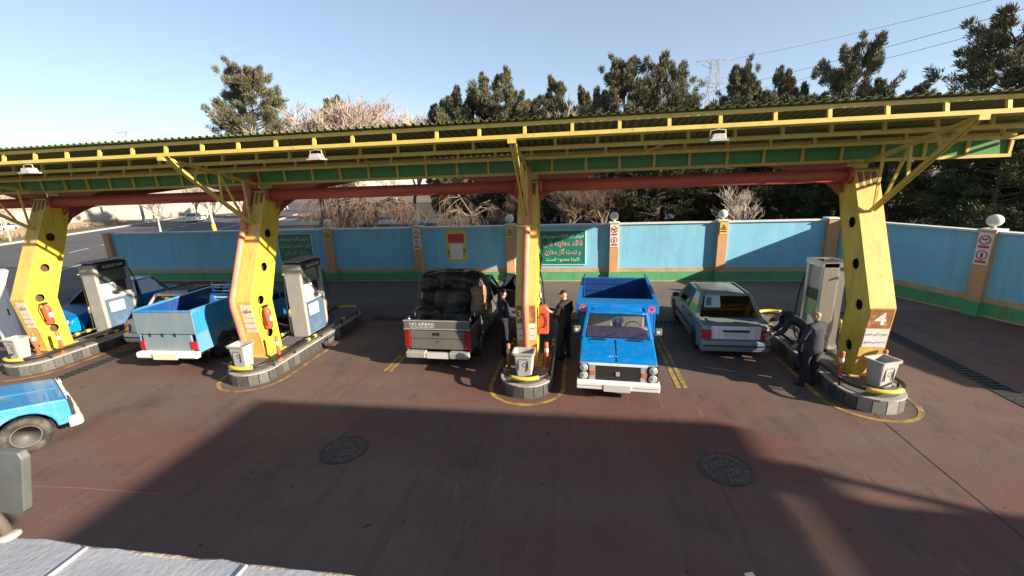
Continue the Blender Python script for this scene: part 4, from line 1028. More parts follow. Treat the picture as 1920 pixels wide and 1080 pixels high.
        MB().box((min(s*0.80, s*0.905), -4.4, 0.40), (max(s*0.80, s*0.905), -2.16, 0.615)).build('side_skirt', pm, t)
    tg = MB().box((-bw_+0.04, -4.62, 0.722), (bw_-0.04, -4.585, 1.54)).build('tailgate', pm, t)
    MB().box((-bw_+0.045, -4.583, 0.73), (bw_-0.045, -4.57, 1.52)).build('tailgate_lining', inside, tg)
    for zc in (0.95, 1.15, 1.35): MB().box((-bw_+0.05, -4.57, zc), (bw_-0.05, -4.555, zc+0.035)).build('rib', inside, tg)
    for s in (-1, 1): MB().tube([(s*(bw_-0.05), -4.62, 1.2), (s*(bw_-0.05), -4.62, 1.64)], 0.02, 6).build('corner_post', M_dark, tg)
    hb = MB(); hb.box((-bw_+0.05, -2.18, 0.72), (bw_-0.05, -2.14, 1.34)); hb.box((-bw_-0.02, -2.20, 1.34), (bw_+0.02, -1.70, 1.565)); hb = hb.build('headboard', pm, t, bevel=0.01)
    if detail:
        for s in (-1, 1):
            fw = MB()
            for i in range(12):
                a = 2*pi*i/12; fw.add([(s*0.78+0.03*cos(a-.2), -1.692, 1.455+0.03*sin(a-.2)), (s*0.78+0.085*cos(a-.2), -1.692, 1.455+0.085*sin(a-.2)), (s*0.78+0.095*cos(a), -1.692, 1.455+0.095*sin(a)), (s*0.78+0.085*cos(a+.2), -1.692, 1.455+0.085*sin(a+.2)), (s*0.78+0.03*cos(a+.2), -1.692, 1.455+0.03*sin(a+.2))], [(0, 1, 2, 3, 4)])
            fw.build('flower_sticker', mat('pink_sticker', (0.62, 0.12, 0.28), 0.5, var=0.1), hb)
            MB().lathe([(0.026, 0), (0.0, 0.004)], (s*0.78, -1.692, 1.455), 'Y', 12).build('flower_centre', M_signblack if s < 0 else MATS['pink_sticker'], hb)
        lettering(hb, persian('یا ضامن اهو'), (0, -1.694, 1.50), 0.34, 0.06, M_signwhite, rz=pi)
        for s in (-1, 1):
            MB().tube([(s*0.20, -1.692, 1.40), (s*0.32, -1.692, 1.37), (s*0.45, -1.692, 1.40), (s*0.55, -1.692, 1.38)], 0.006, 4).build('scroll_sticker', M_dark, hb)
        lettering(hood, persian('یا حق'), (0.10, -0.30, 0.853), 0.20, 0.06, M_signwhite, rz=pi, tilt=-1.40)
    for s in (-1, 1):
        wheel(t, s*0.69, -0.66, ra, 0.19, s); wheel(t, s*0.71, -3.45, ra, 0.22, s)
        MB().box((s*0.72-0.10, -4.66, 0.44), (s*0.72+0.10, -4.61, 0.58)).build('tail_lamp', M_tail, t)
    MB().box((-0.8, -4.74, 0.34), (0.8, -4.62, 0.44)).build('rear_bumper', M_white, t)
    return t

# blue truck facing the camera
old_truck('truck', 'bright blue truck facing the camera with pink flowers on its headboard', (0.80, 8.02, 0), pi-radians(3.5), P_blue)
# blue truck half hidden by the left column, and the one nosing in at the lower left
lf = old_truck('truck', 'dusty blue truck nosing in at the lower left edge', (-9.98, 6.22, 0), radians(-29), P_blue_old, detail=False)

# ------------------------------------------------------------------ sedan
def sedan(name, label, loc, rz, pm, lid=None, detail=True, cat='car', group=None, L=3.95, hw=0.80):
    """origin at the ground under the rear bumper, +Y forward"""
    t = thing(name, label, cat, loc, rz, group)
    ra = 0.275
    top = [(L, 0.36), (L+0.02, 0.52), (L-0.03, 0.64), (L-0.25, 0.72), (L-1.02, 0.845), (L-1.06, 0.86), (0.60, 0.895), (0.45, 0.89), (0.10, 0.86), (0.03, 0.82), (0.0, 0.60), (0.02, 0.36)]
    tp = lambda y, z: (1-0.10*max(0, z-0.62)*1.4)*(1-0.07*max(0, (y-(L-0.5))*1.6))*(1-0.07*max(0, (0.4-y)*1.6))
    body(t, side_outline(top, 0.22, [(0.74, 0.33), (L-0.72, 0.33)], ra), hw, pm, 'body', tp, 0.06)
    MB().box((-hw+0.12, 0.2, 0.16), (hw-0.12, L-0.2, 0.30)).build('underbody', M_under, t)
    greenhouse(t, L-1.08, 0.58, 0.865, hw*0.93, L-1.72, 0.98, 1.40, hw*0.72, pm, 2, M_glass_d if detail else M_glass_d, True, 0.055)
    for s in (-1, 1):
        for y0, y1 in ((1.05, 1.88), (1.90, L-1.06)):
            d = MB().slab([(s*hw*1.0, y0, 0.30), (s*hw*1.0, y1, 0.30), (s*hw*0.972, y1, 0.84), (s*hw*0.972, y0, 0.84)][::s], 0.006).build('door', pm, t)
            MB().box((min(s*hw*0.985, s*(hw*0.985+0.022)), y0+0.05, 0.735), (max(s*hw*0.985, s*(hw*0.985+0.022)), y0+0.19, 0.765)).build('handle', M_dark, d)
        MB().box((min(s*hw*0.99, s*(hw+0.016)), 1.10, 0.46), (max(s*hw*0.99, s*(hw+0.016)), L-1.1, 0.52)).build('rub_strip', M_dark, t)
        m_ = MB().cbox((s*(hw+0.07), L-1.25, 0.93), (0.17, 0.09, 0.12)).build('mirror', M_dark, t, bevel=0.025)
        wheel(t, s*(hw-0.12), 0.74, ra, 0.165, s); wheel(t, s*(hw-0.12), L-0.72, ra, 0.165, s)
    # rear end
    rb = MB().prism([(0.14, 0.20), (-0.06, 0.22), (-0.10, 0.34), (-0.09, 0.49), (0.14, 0.525)], -hw*0.97, hw*0.97, 'X').build('rear_bumper', pm if detail else M_white, t, bevel=0.03, seg=3)
    MB().box((-hw*0.93, -0.105, 0.36), (hw*0.93, -0.09, 0.40)).build('bumper_strip', M_dark, rb)
    fb_ = MB().prism([(L-0.1, 0.24), (L+0.07, 0.26), (L+0.09, 0.38), (L+0.06, 0.48), (L-0.1, 0.5)], -hw*0.94, hw*0.94, 'X').build('front_bumper', pm, t, bevel=0.03, seg=3)
    tl = MB(); tl.slab([(-0.545, -0.010, 0.535), (0.545, -0.010, 0.535), (0.56, 0.030, 0.845), (-0.56, 0.030, 0.845)], 0.018); tl = tl.build('trunk_lid', lid or pm, t)
    MB().slab([(-0.55, 0.055, 0.868), (0.55, 0.055, 0.868), (0.57, 0.46, 0.900), (-0.57, 0.46, 0.900)], 0.012).build('trunk_top', pm, t)
    MB().box((-0.26, -0.040, 0.585), (0.27, -0.020, 0.705)).build('number_plate', M_plate, tl)
    MB().box((-0.30, -0.040, 0.720), (0.30, -0.006, 0.755)).build('plate_trim', M_dark, tl)
    for s in (-1, 1):
        MB().slab([(s*0.555, -0.045, 0.535), (s*0.79, 0.012, 0.535), (s*0.765, 0.035, 0.755), (s*0.555, -0.022, 0.755)][::s], 0.03).build('tail_lamp', M_tail, t)
        MB().box((min(s*0.40, s*0.66), L+0.0, 0.53), (max(s*0.40, s*0.66), L+0.03, 0.64)).build('headlamp', M_lens, t)
    MB().box((-0.38, L+0.005, 0.54), (0.38, L+0.03, 0.63)).build('grille', M_dark, t)
    # inside
    for s in (-1, 1): MB().box((s*0.33-0.22, 1.95, 0.86), (s*0.33+0.22, 2.08, 1.18)).build('seat', M_seat if detail else M_dark, t, bevel=0.04)
    MB().box((-0.60, 0.98, 0.86), (0.60, 1.12, 1.06)).build('rear_seat', M_dark, t, bevel=0.04)
    MB().box((-0.62, 0.56, 0.895), (0.62, 0.96, 0.915)).build('parcel_shelf', M_dark, t)
    for s in (-1, 1): MB().lathe([(0.09, 0.0), (0.09, 0.03), (0.0, 0.035)], (s*0.25, 0.78, 0.915), 'Z', 14).build('speaker', M_seat, t)
    steering(t, -0.33, L-1.5, 0.98)
    return t
car = sedan('car', 'pale blue grey sedan with white boot lid at the right dispenser', (3.77, 10.33, 0), radians(-1.0), P_car, P_white)
pst = MB(); pst.slab(quad_on([(-0.744, 0.50, 0.865), (0.744, 0.50, 0.865), (0.576, 0.98, 1.40), (-0.576, 0.98, 1.40)], 0.07, 0.45, 0.37, 0.92), 0.004, 0.008)
pst = pst.build('window_poster', mat('poster_blue', (0.42, 0.55, 0.62), 0.5, var=0.08, scale=4), car)
b = MB(); b.slab(quad_on([(-0.744, 0.50, 0.865), (0.744, 0.50, 0.865), (0.576, 0.98, 1.40), (-0.576, 0.98, 1.40)], 0.10, 0.52, 0.20, 0.85), 0.003, 0.013); b.build('portrait_print', mat('portrait_grey', (0.12, 0.13, 0.15), 0.6, var=0.5, scale=14), pst)
MB().tube([(-0.1, 2.3, 1.41), (-0.1, 2.2, 1.52)], 0.008, 5).build('aerial', M_dark, car)
sedan('car', 'blue car half hidden behind the leftmost dispenser', (-16.55, 14.45, 0), pi, P_blue, detail=False)
ws = sedan('car', 'white car with roof bars hidden beside the blue pickup', (-12.35, 9.95, 0), 0, P_white)
for y in [1.15+0.17*i for i in range(7)]: MB().bar((-0.52, y, 1.50), (0.52, y, 1.50), 0.03, 0.025).build('roof_bar', M_dark, ws)
for s in (-1, 1): MB().bar((s*0.5, 1.05, 1.47), (s*0.5, 2.25, 1.47), 0.03, 0.05).build('roof_rail', M_dark, ws)

# ------------------------------------------------------------------ pickups seen from behind
def pickup_cab(t, y0, L, hw, pm, zb=1.0, zt=1.66):
    """cab and bonnet ahead of a bed that ends at y0"""
    ra = 0.35
    top = [(L, 0.45), (L+0.02, 0.70), (L-0.06, 0.86), (L-1.0, 0.99), (L-1.05, zb), (y0+0.02, zb+0.01), (y0, zb-0.05)]
    body(t, side_outline(top, 0.38, [(L-0.75, 0.43)], ra), hw, pm, 'body', lambda y, z: 1-0.05*max(0, z-0.7)*2, 0.04)
    greenhouse(t, L-1.08, y0+0.06, zb+0.005, hw*0.94, L-1.7, y0+0.22, zt, hw*0.78, pm, 2 if L-y0 > 2.9 else 1, M_glass_d, True, 0.065)
    for s in (-1, 1):
        wheel(t, s*(hw-0.12), L-0.75, ra, 0.22, s); wheel(t, s*(hw-0.12), 0.95, ra, 0.22, s)
        MB().cbox((s*(hw+0.10), L-1.3, zb+0.10), (0.18, 0.10, 0.18)).build('mirror', M_dark, t, bevel=0.03)
    MB().box((-hw+0.15, 0.1, 0.25), (hw-0.15, L-0.1, 0.42)).build('chassis', M_under, t)
    MB().box((-0.5, y0+0.6, zb), (0.5, y0+0.75, zb+0.35)).build('seat', M_dark, t, bevel=0.04)
def bed_outline(z0, z1, y1, ra=0.35, rr=0.43):
    return side_outline([(y1, z1), (0.0, z1)], z0, [(0.95, rr)], ra)
# grey pickup with cargo
gp = thing('pickup', 'grey pickup with NO AIRBAG on its tailgate loaded with black sacks', 'pickup', (-3.36, 9.30, 0), radians(-1.0))
pickup_cab(gp, 2.0, 5.0, 0.84, P_grey, 1.0, 1.62)
gw = 0.82
for s in (-1, 1):
    pr = bed_outline(0.40, 1.0, 1.98)
    MB().prism(pr, s*gw, s*(gw-0.05), 'X').build('bed_side', P_grey, gp, bevel=0.012)
    MB().tube([(s*(gw-0.03), 0.06, 0.98), (s*(gw-0.03), 0.05, 1.16), (s*(gw-0.03), 0.16, 1.26), (s*(gw-0.03), 0.9, 1.28), (s*(gw-0.03), 1.9, 1.30)], 0.02, 8).build('bed_rail', M_chrome, gp)
    MB().slab([(s*0.70, -0.012, 0.52), (s*0.83, 0.012, 0.52), (s*0.83, 0.02, 0.98), (s*0.70, -0.006, 0.98)][::s], 0.02).build('tail_lamp', M_tail, gp)
    for k in range(4): MB().tube([(s*(gw-0.03), 0.25+0.4*k, 0.98), (s*(gw-0.03), 0.25+0.4*k, 1.27)], 0.012, 6).build('rail_post', M_chrome, gp)
MB().box((-gw+0.051, 0.02, 0.55), (gw-0.051, 1.97, 0.60)).build('bed_floor', M_dark, gp)
tg = MB().box((-0.69, -0.01, 0.50), (0.69, 0.04, 0.97)).build('tailgate', P_grey, gp, bevel=0.012)
MB().box((-0.68, -0.016, 0.775), (0.68, -0.010, 0.785)).build('crease', M_dark, tg)
MB().box((-0.09, -0.022, 0.86), (0.07, -0.010, 0.93)).build('handle', M_dark, tg)
b = MB(); ring(b, (0, 0.70), 0.02, 0.032, -0.013, 14); b.build('badge', M_chrome, tg)
tb = MB().box((-0.83, -0.02, 1.0), (0.83, 0.03, 1.24)).build('tailgate_extension', P_grey, gp, bevel=0.01)
for z in (1.005, 1.215): MB().box((-0.835, -0.028, z), (0.835, -0.02, z+0.025)).build('edge_strip', M_cab, tb)
lettering(tb, 'NO AIRBAG', (-0.36, -0.0225, 1.145), 0.62, 0.075, M_signwhite, weight=0.006)
lettering(tb, 'WE DIE LIKE REAL MEN', (-0.36, -0.0225, 1.07), 0.62, 0.04, M_signwhite, weight=0.002)
rb = MB(); rb.box((-0.80, -0.13, 0.30), (-0.30, 0.05, 0.46)); rb.box((0.30, -0.13, 0.30), (0.80, 0.05, 0.46)); rb.box((-0.302, -0.10, 0.30), (0.302, 0.05, 0.42))
rb = rb.build('rear_bumper', M_cab, gp, bevel=0.025)
MB().box((-0.27, -0.115, 0.30), (0.29, -0.101, 0.45)).build('number_plate', M_plate, rb)
od = empty('open_door', (0.86, 4.0, 0), radians(55), gp); 
MB().box((-0.02, -1.0, 0.45), (0.03, 0, 1.02)).build('door_panel', P_grey, od, bevel=0.01)
b = MB()
for a, c in (((0, -1.0, 1.02), (0, -0.85, 1.55)), ((0, -0.85, 1.55), (0, -0.2, 1.55)), ((0, -0.2, 1.55), (0, 0, 1.02))): b.bar(a, c, 0.04)
b.build('window_frame', P_grey, od); MB().slab([(0, -0.97, 1.03), (0, -0.03, 1.03), (0, -0.22, 1.53), (0, -0.83, 1.53)], 0.005).build('door_glass', M_glass_d, od)
# sacks
M_sack = mat('black_sack', (0.020, 0.019, 0.017), 0.6, var=0.45, scale=4, bump=0.9, bscale=7, dirt=(0.06, 0.048, 0.034), dirt_amt=0.35, dirt_scale=2.5)
M_burlap = mat('brown_burlap', (0.26, 0.18, 0.11), 0.9, var=0.35, scale=7, bump=0.9, bscale=12)
def sack(c, d, label, mt, seed, yaw=0.0):
    bm = bmesh.new(); bmesh.ops.create_cube(bm, size=2); bmesh.ops.subdivide_edges(bm, edges=bm.edges[:], cuts=11, use_grid_fill=True)
    for v in bm.verts:
        p = v.co.copy(); q = Vector([math.copysign(abs(a)**0.85, a) for a in p]); l = (abs(p.x)**4.5+abs(p.y)**4.5+abs(p.z)**3.4)**(1/4.0); p = p/l
        n = noise.noise(p*1.3+Vector((seed*7.1, 0, 0)))*0.22 + abs(noise.noise(p*2.6+Vector((0, seed*3.3, 0))))*0.20 + abs(noise.noise(p*6.0+Vector((0, 0, seed))))*0.06-0.05
        p *= (1.02+n-0.06)
        v.co = Vector((p.x*d[0]/2, p.y*d[1]/2, p.z*d[2]/2))
    me = bpy.data.meshes.new('sack'); bm.to_mesh(me); bm.free()
    for f in me.polygons: f.use_smooth = True
    me.materials.append(mt)
    o = link('sack', me, None, c, yaw); return tag(o, label, 'sack', 'sacks loaded on the grey pickup')
gx, gy = -3.36, 9.30
sack((gx-0.40, gy+1.06, 0.94), (0.78, 0.70, 0.74), 'black sack lowest at the left of the pickup load', M_sack, 1)
sack((gx+0.30, gy+0.86, 0.92), (0.84, 0.74, 0.70), 'black sack lowest at the right of the pickup load', M_sack, 2)
sack((gx-0.46, gy+1.08, 1.46), (0.70, 0.66, 0.60), 'black sack in the middle row at the left of the load', M_sack, 3, 0.35)
sack((gx+0.22, gy+0.92, 1.48), (0.92, 0.70, 0.66), 'black sack in the middle row at the right of the load', M_sack, 4, -0.25)
sack((gx-0.44, gy+1.38, 1.88), (0.72, 0.70, 0.46), 'black sack topmost at the left of the load', M_sack, 5, 0.4)
sack((gx+0.08, gy+1.30, 1.94), (0.66, 0.74, 0.50), 'black sack topmost at the middle of the load', M_sack, 6)
sack((gx+0.56, gy+1.22, 1.90), (0.60, 0.70, 0.56), 'black sack topmost at the right of the load', M_sack, 7, -0.5)
sack((gx+0.82, gy+1.05, 1.46), (0.34, 0.66, 0.80), 'brown burlap sack bulging over the right side of the load', M_burlap, 8)
sack((gx+0.74, gy+1.62, 1.40), (0.42, 0.56, 1.2), 'tall brown burlap sack behind the cab of the grey pickup', M_burlap, 9)
sack((gx-0.2, gy+1.68, 1.30), (1.2, 0.56, 1.2), 'wide black sack against the cab of the grey pickup', M_sack, 10)

rp = thing('cargo_rope', 'brown ropes tied across the black sacks on the grey pickup', 'rope', (gx, gy, 0))
for y0, k in ((1.12, 1.0), (1.52, 0.99)):
    P = [(-0.80, y0, 1.28), (-0.84, y0+0.02, 1.62), (-0.80, y0+0.06, 1.95*k), (-0.45, y0+0.08, 2.14*k), (0.05, y0+0.07, 2.20*k), (0.55, y0+0.08, 2.18*k), (0.92, y0+0.04, 1.92*k), (1.0, y0, 1.5), (0.82, y0, 1.28)]
    MB().tube(P, 0.012, 5).build('rope', M_burlap, rp)
# blue pickup with high box
bpk = thing('pickup', 'blue pickup with grey tailgate and high open box seen from behind', 'pickup', (-10.28, 8.72, 0), radians(2.0))
pickup_cab(bpk, 2.6, 4.7, 0.80, P_blue_old, 0.98, 1.50)
bw2 = 0.82
for s in (-1, 1):
    MB().prism(bed_outline(0.46, 0.96, 2.5), s*bw2, s*(bw2-0.05), 'X').build('lower_side', P_dusty, bpk, bevel=0.012)
    sd2 = MB().box((min(s*(bw2+0.02), s*(bw2-0.02)), 0.0, 0.965), (max(s*(bw2+0.02), s*(bw2-0.02)), 2.5, 1.56)).build('box_side', P_blue_old, bpk)
    MB().box((min(s*(bw2+0.035), s*(bw2-0.045)), -0.02, 1.56), (max(s*(bw2+0.035), s*(bw2-0.045)), 2.52, 1.60)).build('top_rail', P_blue_old, sd2)
    MB().box((min(s*(bw2-0.03), s*(bw2-0.021)), 0.03, 0.97), (max(s*(bw2-0.03), s*(bw2-0.021)), 2.48, 1.55)).build('side_lining', P_navy if s < 0 else P_navy, sd2)
    for yy in (0.9, 1.7): MB().box((min(s*(bw2+0.021), s*(bw2+0.05)), yy-0.03, 0.90), (max(s*(bw2+0.021), s*(bw2+0.05)), yy+0.03, 1.56)).build('stake', P_blue_old, sd2)
    MB().slab([(s*0.66, -0.03, 0.56), (s*0.80, -0.015, 0.56), (s*0.80, -0.015, 0.78), (s*0.66, -0.03, 0.78)][::s], 0.025).build('tail_lamp', M_tail, bpk)
    MB().box((s*0.78-0.025, 0.25, 0.24), (s*0.78+0.025, 0.29, 0.50)).build('mud_flap', M_rubber, bpk)
MB().box((-bw2+0.051, 0.0, 0.60), (bw2-0.051, 2.5, 0.66)).build('bed_floor', P_navy, bpk)
tg2 = MB().box((-bw2, -0.025, 0.97), (bw2, 0.0, 1.56)).build('upper_tailgate', P_tailgrey, bpk)
MB().box((-bw2-0.01, -0.04, 1.545), (bw2+0.01, 0.012, 1.585)).build('rim', P_blue_old, tg2)
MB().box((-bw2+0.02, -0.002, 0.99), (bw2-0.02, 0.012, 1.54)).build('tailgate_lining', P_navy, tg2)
lt = MB().box((-0.68, -0.03, 0.52), (0.68, 0.02, 0.94)).build('lower_tailgate', P_tailgrey, bpk, bevel=0.01)
for x in (-0.45, -0.1, 0.25): MB().box((x-0.02, -0.045, 0.90), (x+0.02, -0.026, 0.99)).build('hinge', M_dark, lt)
for k in range(14): MB().cbox((-0.63+k*0.097, -0.033, 0.545), (0.02, 0.008, 0.02)).build('rivet', M_cab, lt)
b2 = MB().prism([(-0.16, 0.36), (-0.18, 0.40), (-0.18, 0.50), (-0.14, 0.52), (0.0, 0.52), (0.0, 0.36)], -0.84, 0.84, 'X').build('rear_bumper', M_white, bpk, bevel=0.02)
MB().box((-0.33, -0.21, 0.35), (0.33, -0.18, 0.50)).build('number_plate', M_paper, b2)
hbx = empty('ladder_rack', parent=bpk)
for k in range(6): MB().bar((-0.8, 2.50, 1.15+0.10*k), (0.8, 2.50, 1.15+0.10*k), 0.03, 0.025).build('rack_bar', M_white if k % 2 else P_blue_old, hbx)
for x in (-0.8, -0.25, 0.25, 0.8): MB().bar((x, 2.535, 0.66), (x, 2.535, 1.72), 0.04).build('rack_post', P_blue_old, hbx)
MB().box((-0.8, 2.56, 0.7), (0.8, 2.58, 1.35)).build('front_board', P_blue_old, hbx)

# ------------------------------------------------------------------ far cars on the roads
FC = [(-59.5, 58.2, radians(24), 'white car driving away on the road behind the wall'), (-72.5, 43.0, radians(72), 'white car at the left edge on the far road'), (-80.0, 47.5, radians(30), 'white car parked behind the dry verge at the far left')]
f0 = None
for x, y, a, l in FC:
    if f0 is None: f0 = sedan('car', l, (x, y, -0.01), a, P_white, detail=False, group='far white cars')
    else:
        c = copy_tree(f0); c.location = (x, y, -0.01); c.rotation_euler = (0, 0, a); c['label'] = l

# ================================================================== PEOPLE
M_skin = mat('skin', (0.42, 0.24, 0.16), 0.55, var=0.06, scale=20)
M_hair = mat('dark_hair', (0.02, 0.016, 0.013), 0.6, var=0.3, scale=60, bump=0.6, bscale=120)
M_hairgrey = mat('thin_grey_hair', (0.16, 0.12, 0.10), 0.7, var=0.2, scale=60)
M_navy = mat('navy_cloth', (0.022, 0.025, 0.042), 0.85, var=0.25, scale=9, bump=0.5, bscale=18)
M_black = mat('black_cloth', (0.013, 0.013, 0.015), 0.85, var=0.25, scale=9, bump=0.5, bscale=18)
M_charcoal = mat('charcoal_cloth', (0.028, 0.03, 0.040), 0.85, var=0.25, scale=9, bump=0.5, bscale=18)
M_shoe = mat('black_shoe', (0.012, 0.012, 0.012), 0.45)
def person(label, loc, rz, J, top, legs, hair=None, hr=1.0):
    """J: joint dict (local, facing +Y). One continuous skinned body; the mesh is grown by a Skin modifier and frozen."""
    V = []; E = []; R = []; Kind = []
    def v(p, r, kind, par=None):
        V.append(Vector(p)); R.append(r); Kind.append(kind)
        if par is not None: E.append((par, len(V)-1))
        return len(V)-1
    pel = v(J['pelvis'], (0.155, 0.125), 1)
    wai = v(J['waist'], (0.152, 0.125), 0, pel)
    che = v(J['chest'], (0.182, 0.140), 0, wai)
    upc = v(Vector(J['chest']).lerp(Vector(J['neck']), 0.62), (0.135, 0.108), 0, che)
    nk = v(J['neck'], (0.056, 0.058), 2, upc)
    hd = Vector(J['head']); fz = Vector(J.get('face', (0, 1, 0))).normalized(); upv = (hd-Vector(J['neck'])).normalized()
    jaw = v(hd-upv*0.055+fz*0.022, (0.060, 0.066), 2, nk)
    cra = v(hd+upv*0.025, (0.077, 0.092), 2, jaw)
    crn = v(hd+upv*0.085-fz*0.01, (0.058, 0.070), 2, cra)
    for s, k in ((-1, 'l'), (1, 'r')):
        sh = v(J['sh_'+k], (0.080, 0.078), 0, upc)
        el = v(J['el_'+k], (0.062, 0.062), 0, sh)
        wrp = Vector(J['wr_'+k]); elp = Vector(J['el_'+k]); d = (wrp-elp).normalized()
        mid = v(elp.lerp(wrp, 0.55), (0.054, 0.054), 0, el)
        wr = v(wrp, (0.027, 0.027), 2, mid)
        # hand: palm, four fingers, thumb
        hdn = Vector(J.get('hand_'+k, d)).normalized()
        side = Vector(J.get('thumb_'+k, (-s*0.3, 1, 0))); side = (side-hdn*side.dot(hdn)).normalized(); nrm = hdn.cross(side)
        pa = v(wrp+hdn*0.055, (0.030, 0.017), 2, wr)
        for i in range(4):
            o = (1.5-i)*0.019; ln = (0.075, 0.085, 0.078, 0.06)[i]
            a = v(wrp+hdn*0.098+side*o, (0.0095, 0.0095), 2, pa)
            b_ = v(wrp+hdn*(0.098+ln*0.5)+side*o*1.1+nrm*0.012*s, (0.0085, 0.0085), 2, a)
            v(wrp+hdn*(0.098+ln*0.9)+side*o*1.1+nrm*0.034*s, (0.0075, 0.0075), 2, b_)
        a = v(wrp+hdn*0.045+side*0.038, (0.011, 0.011), 2, pa); v(wrp+hdn*0.085+side*0.058+nrm*0.015*s, (0.009, 0.009), 2, a)
        hp = v(J['hip_'+k], (0.098, 0.102), 1, pel)
        kn = v(J['kn_'+k], (0.076, 0.078), 1, hp)
        cf = v(Vector(J['kn_'+k]).lerp(Vector(J['an_'+k]), 0.35), (0.062, 0.064), 1, kn)
        an = v(J['an_'+k], (0.050, 0.052), 1, cf)
        fd = Vector(J.get('toe_'+k, (0.02*s, 1, 0))).normalized(); ap = Vector(J['an_'+k])
        he = v((ap.x-fd.x*0.02, ap.y-fd.y*0.02, ap.z-0.04), (0.045, 0.042), 3, an)
        v((ap.x+fd.x*0.10, ap.y+fd.y*0.10, ap.z-0.048), (0.044, 0.034), 3, he)
        t_ = len(V)-1
        v((ap.x+fd.x*0.18, ap.y+fd.y*0.18, ap.z-0.055), (0.034, 0.024), 3, t_)
    me = bpy.data.meshes.new('person_cage'); me.from_pydata(V, E, []); o = bpy.data.objects.new('person_cage', me); COL.objects.link(o)
    sk = o.modifiers.new('skin', 'SKIN'); sk.use_smooth_shade = True; sk.branch_smoothing = 0.2
    for i, q in enumerate(me.skin_vertices[0].data): q.radius = R[i]; q.use_root = (i == 0)
    sb = o.modifiers.new('sub', 'SUBSURF'); sb.levels = 2; sb.render_levels = 2
    bpy.context.view_layer.update()
    ev = bpy.data.meshes.new_from_object(o.evaluated_get(bpy.context.evaluated_depsgraph_get()))
    bpy.data.objects.remove(o); bpy.data.meshes.remove(me)
    for M in (top, legs, M_skin, M_shoe): ev.materials.append(M)
    for p in ev.polygons:
        c = p.center; best = min(range(len(V)), key=lambda i: (V[i]-c).length-R[i][0]*0.9)
        p.material_index = Kind[best]; p.use_smooth = True
    # soft cloth folds
    for vv in ev.vertices:
        vv.co += vv.normal*(noise.noise(vv.co*8+Vector((loc[0]*5, 0, 0)))*0.014+noise.noise(vv.co*19)*0.006) if vv.co.z < J['neck'][2]-0.05 and vv.co.z > 0.12 else Vector((0, 0, 0))
    t = thing('person', label, 'person', loc, rz)
    bo = link('body', ev, t)
    # face and hair follow the head
    side = upv.cross(fz).normalized()
    F = lambda a, b_, c: hd+side*a+fz*b_+upv*c
    nz = MB(); nz.add([F(-0.014, 0.085, -0.035), F(0.014, 0.085, -0.035), F(0, 0.112, -0.030), F(0, 0.088, 0.015)], [(0, 1, 2), (0, 2, 3), (1, 3, 2), (0, 3, 1)], True); nz.build('nose', M_skin, t)
    for s in (-1, 1):
        MB().sphere(F(s*0.032, 0.078, 0.012), 0.012, 8, 6).build('eye', M_dark, t)
        MB().sphere(F(s*0.080, -0.005, -0.005), (0.014, 0.022, 0.032), 8, 6).build('ear', M_skin, t)
    MB().tube([F(-0.024, 0.078, -0.062), F(0, 0.086, -0.060), F(0.024, 0.078, -0.062)], 0.005, 5).build('mouth', mat('lips', (0.30, 0.12, 0.09), 0.5), t)
    if hair:
        b = MB(); vs = []; n = 18; k = 9
        for i in range(k+1):
            a = pi*0.45*i/k
            for j in range(n):
                th = 2*pi*j/n; f = 1.0
                dx = sin(a)*cos(th); dy = sin(a)*sin(th); dz = cos(a)
                if dy > 0.35 and dz < 0.55: f = 0.90
                q = F(dx*0.088*f*hr, dy*0.104*f*hr-0.006, dz*0.105*f*hr+0.028); vs.append(q+Vector((0, 0, 0.004*noise.noise(q*40))))
        b.add(vs, [(i*n+j, (i+1)*n+j, (i+1)*n+(j+1) % n, i*n+(j+1) % n) for i in range(k) for j in range(n)], True); b.build('hair', hair, t)
    return t, F
def stand(h=1.75, **kw):
    k = h/1.75
    J = dict(pelvis=(0, 0, 0.95), waist=(0, 0, 1.10), chest=(0, 0, 1.28), neck=(0, 0.005, 1.50), head=(0, 0.02, 1.63),
             sh_l=(-0.185, 0, 1.42), sh_r=(0.185, 0, 1.42), el_l=(-0.235, -0.02, 1.13), el_r=(0.235, -0.02, 1.13), wr_l=(-0.24, 0.08, 0.88), wr_r=(0.24, 0.08, 0.88),
             hip_l=(-0.095, 0, 0.90), hip_r=(0.095, 0, 0.90), kn_l=(-0.10, 0.02, 0.50), kn_r=(0.10, 0.02, 0.50), an_l=(-0.11, -0.01, 0.085), an_r=(0.11, -0.01, 0.085))
    J.update(kw)
    return {a: (tuple(c*k for c in b) if a not in ('face',) and not a.startswith(('toe', 'thumb', 'hand')) else b) for a, b in J.items()}
def patch(t, q, mt, name): MB().slab(q, 0.004).build(name, mt, t)
# attendant left of the head on column
t, F = person('attendant in navy overalls with white patches left of the head on column', (-1.86, 10.05, 0), radians(-62),
    stand(1.84, face=(0.15, 1, -0.1), el_r=(0.25, 0.10, 1.15), wr_r=(0.16, 0.33, 1.08), el_l=(-0.24, 0.06, 1.14), wr_l=(-0.13, 0.30, 1.05), kn_l=(-0.10, 0.08, 0.50)), M_navy, M_black, M_hair, 0.98)
M_patch = mat('white_patch', (0.6, 0.6, 0.6), 0.7)
patch(t, [(-0.10, -0.142, 1.36), (-0.02, -0.142, 1.36), (-0.02, -0.138, 1.46), (-0.10, -0.136, 1.46)][::-1], M_patch, 'back_patch')
patch(t, [(0.215, -0.06, 1.38), (0.215, 0.05, 1.36), (0.20, 0.05, 1.46), (0.20, -0.06, 1.47)], M_patch, 'shoulder_patch')
MB().lathe([(0.158, 1.06), (0.160, 1.085), (0.158, 1.11)], (0, 0, 0), 'Z', 20).build('belt', M_dark, t)
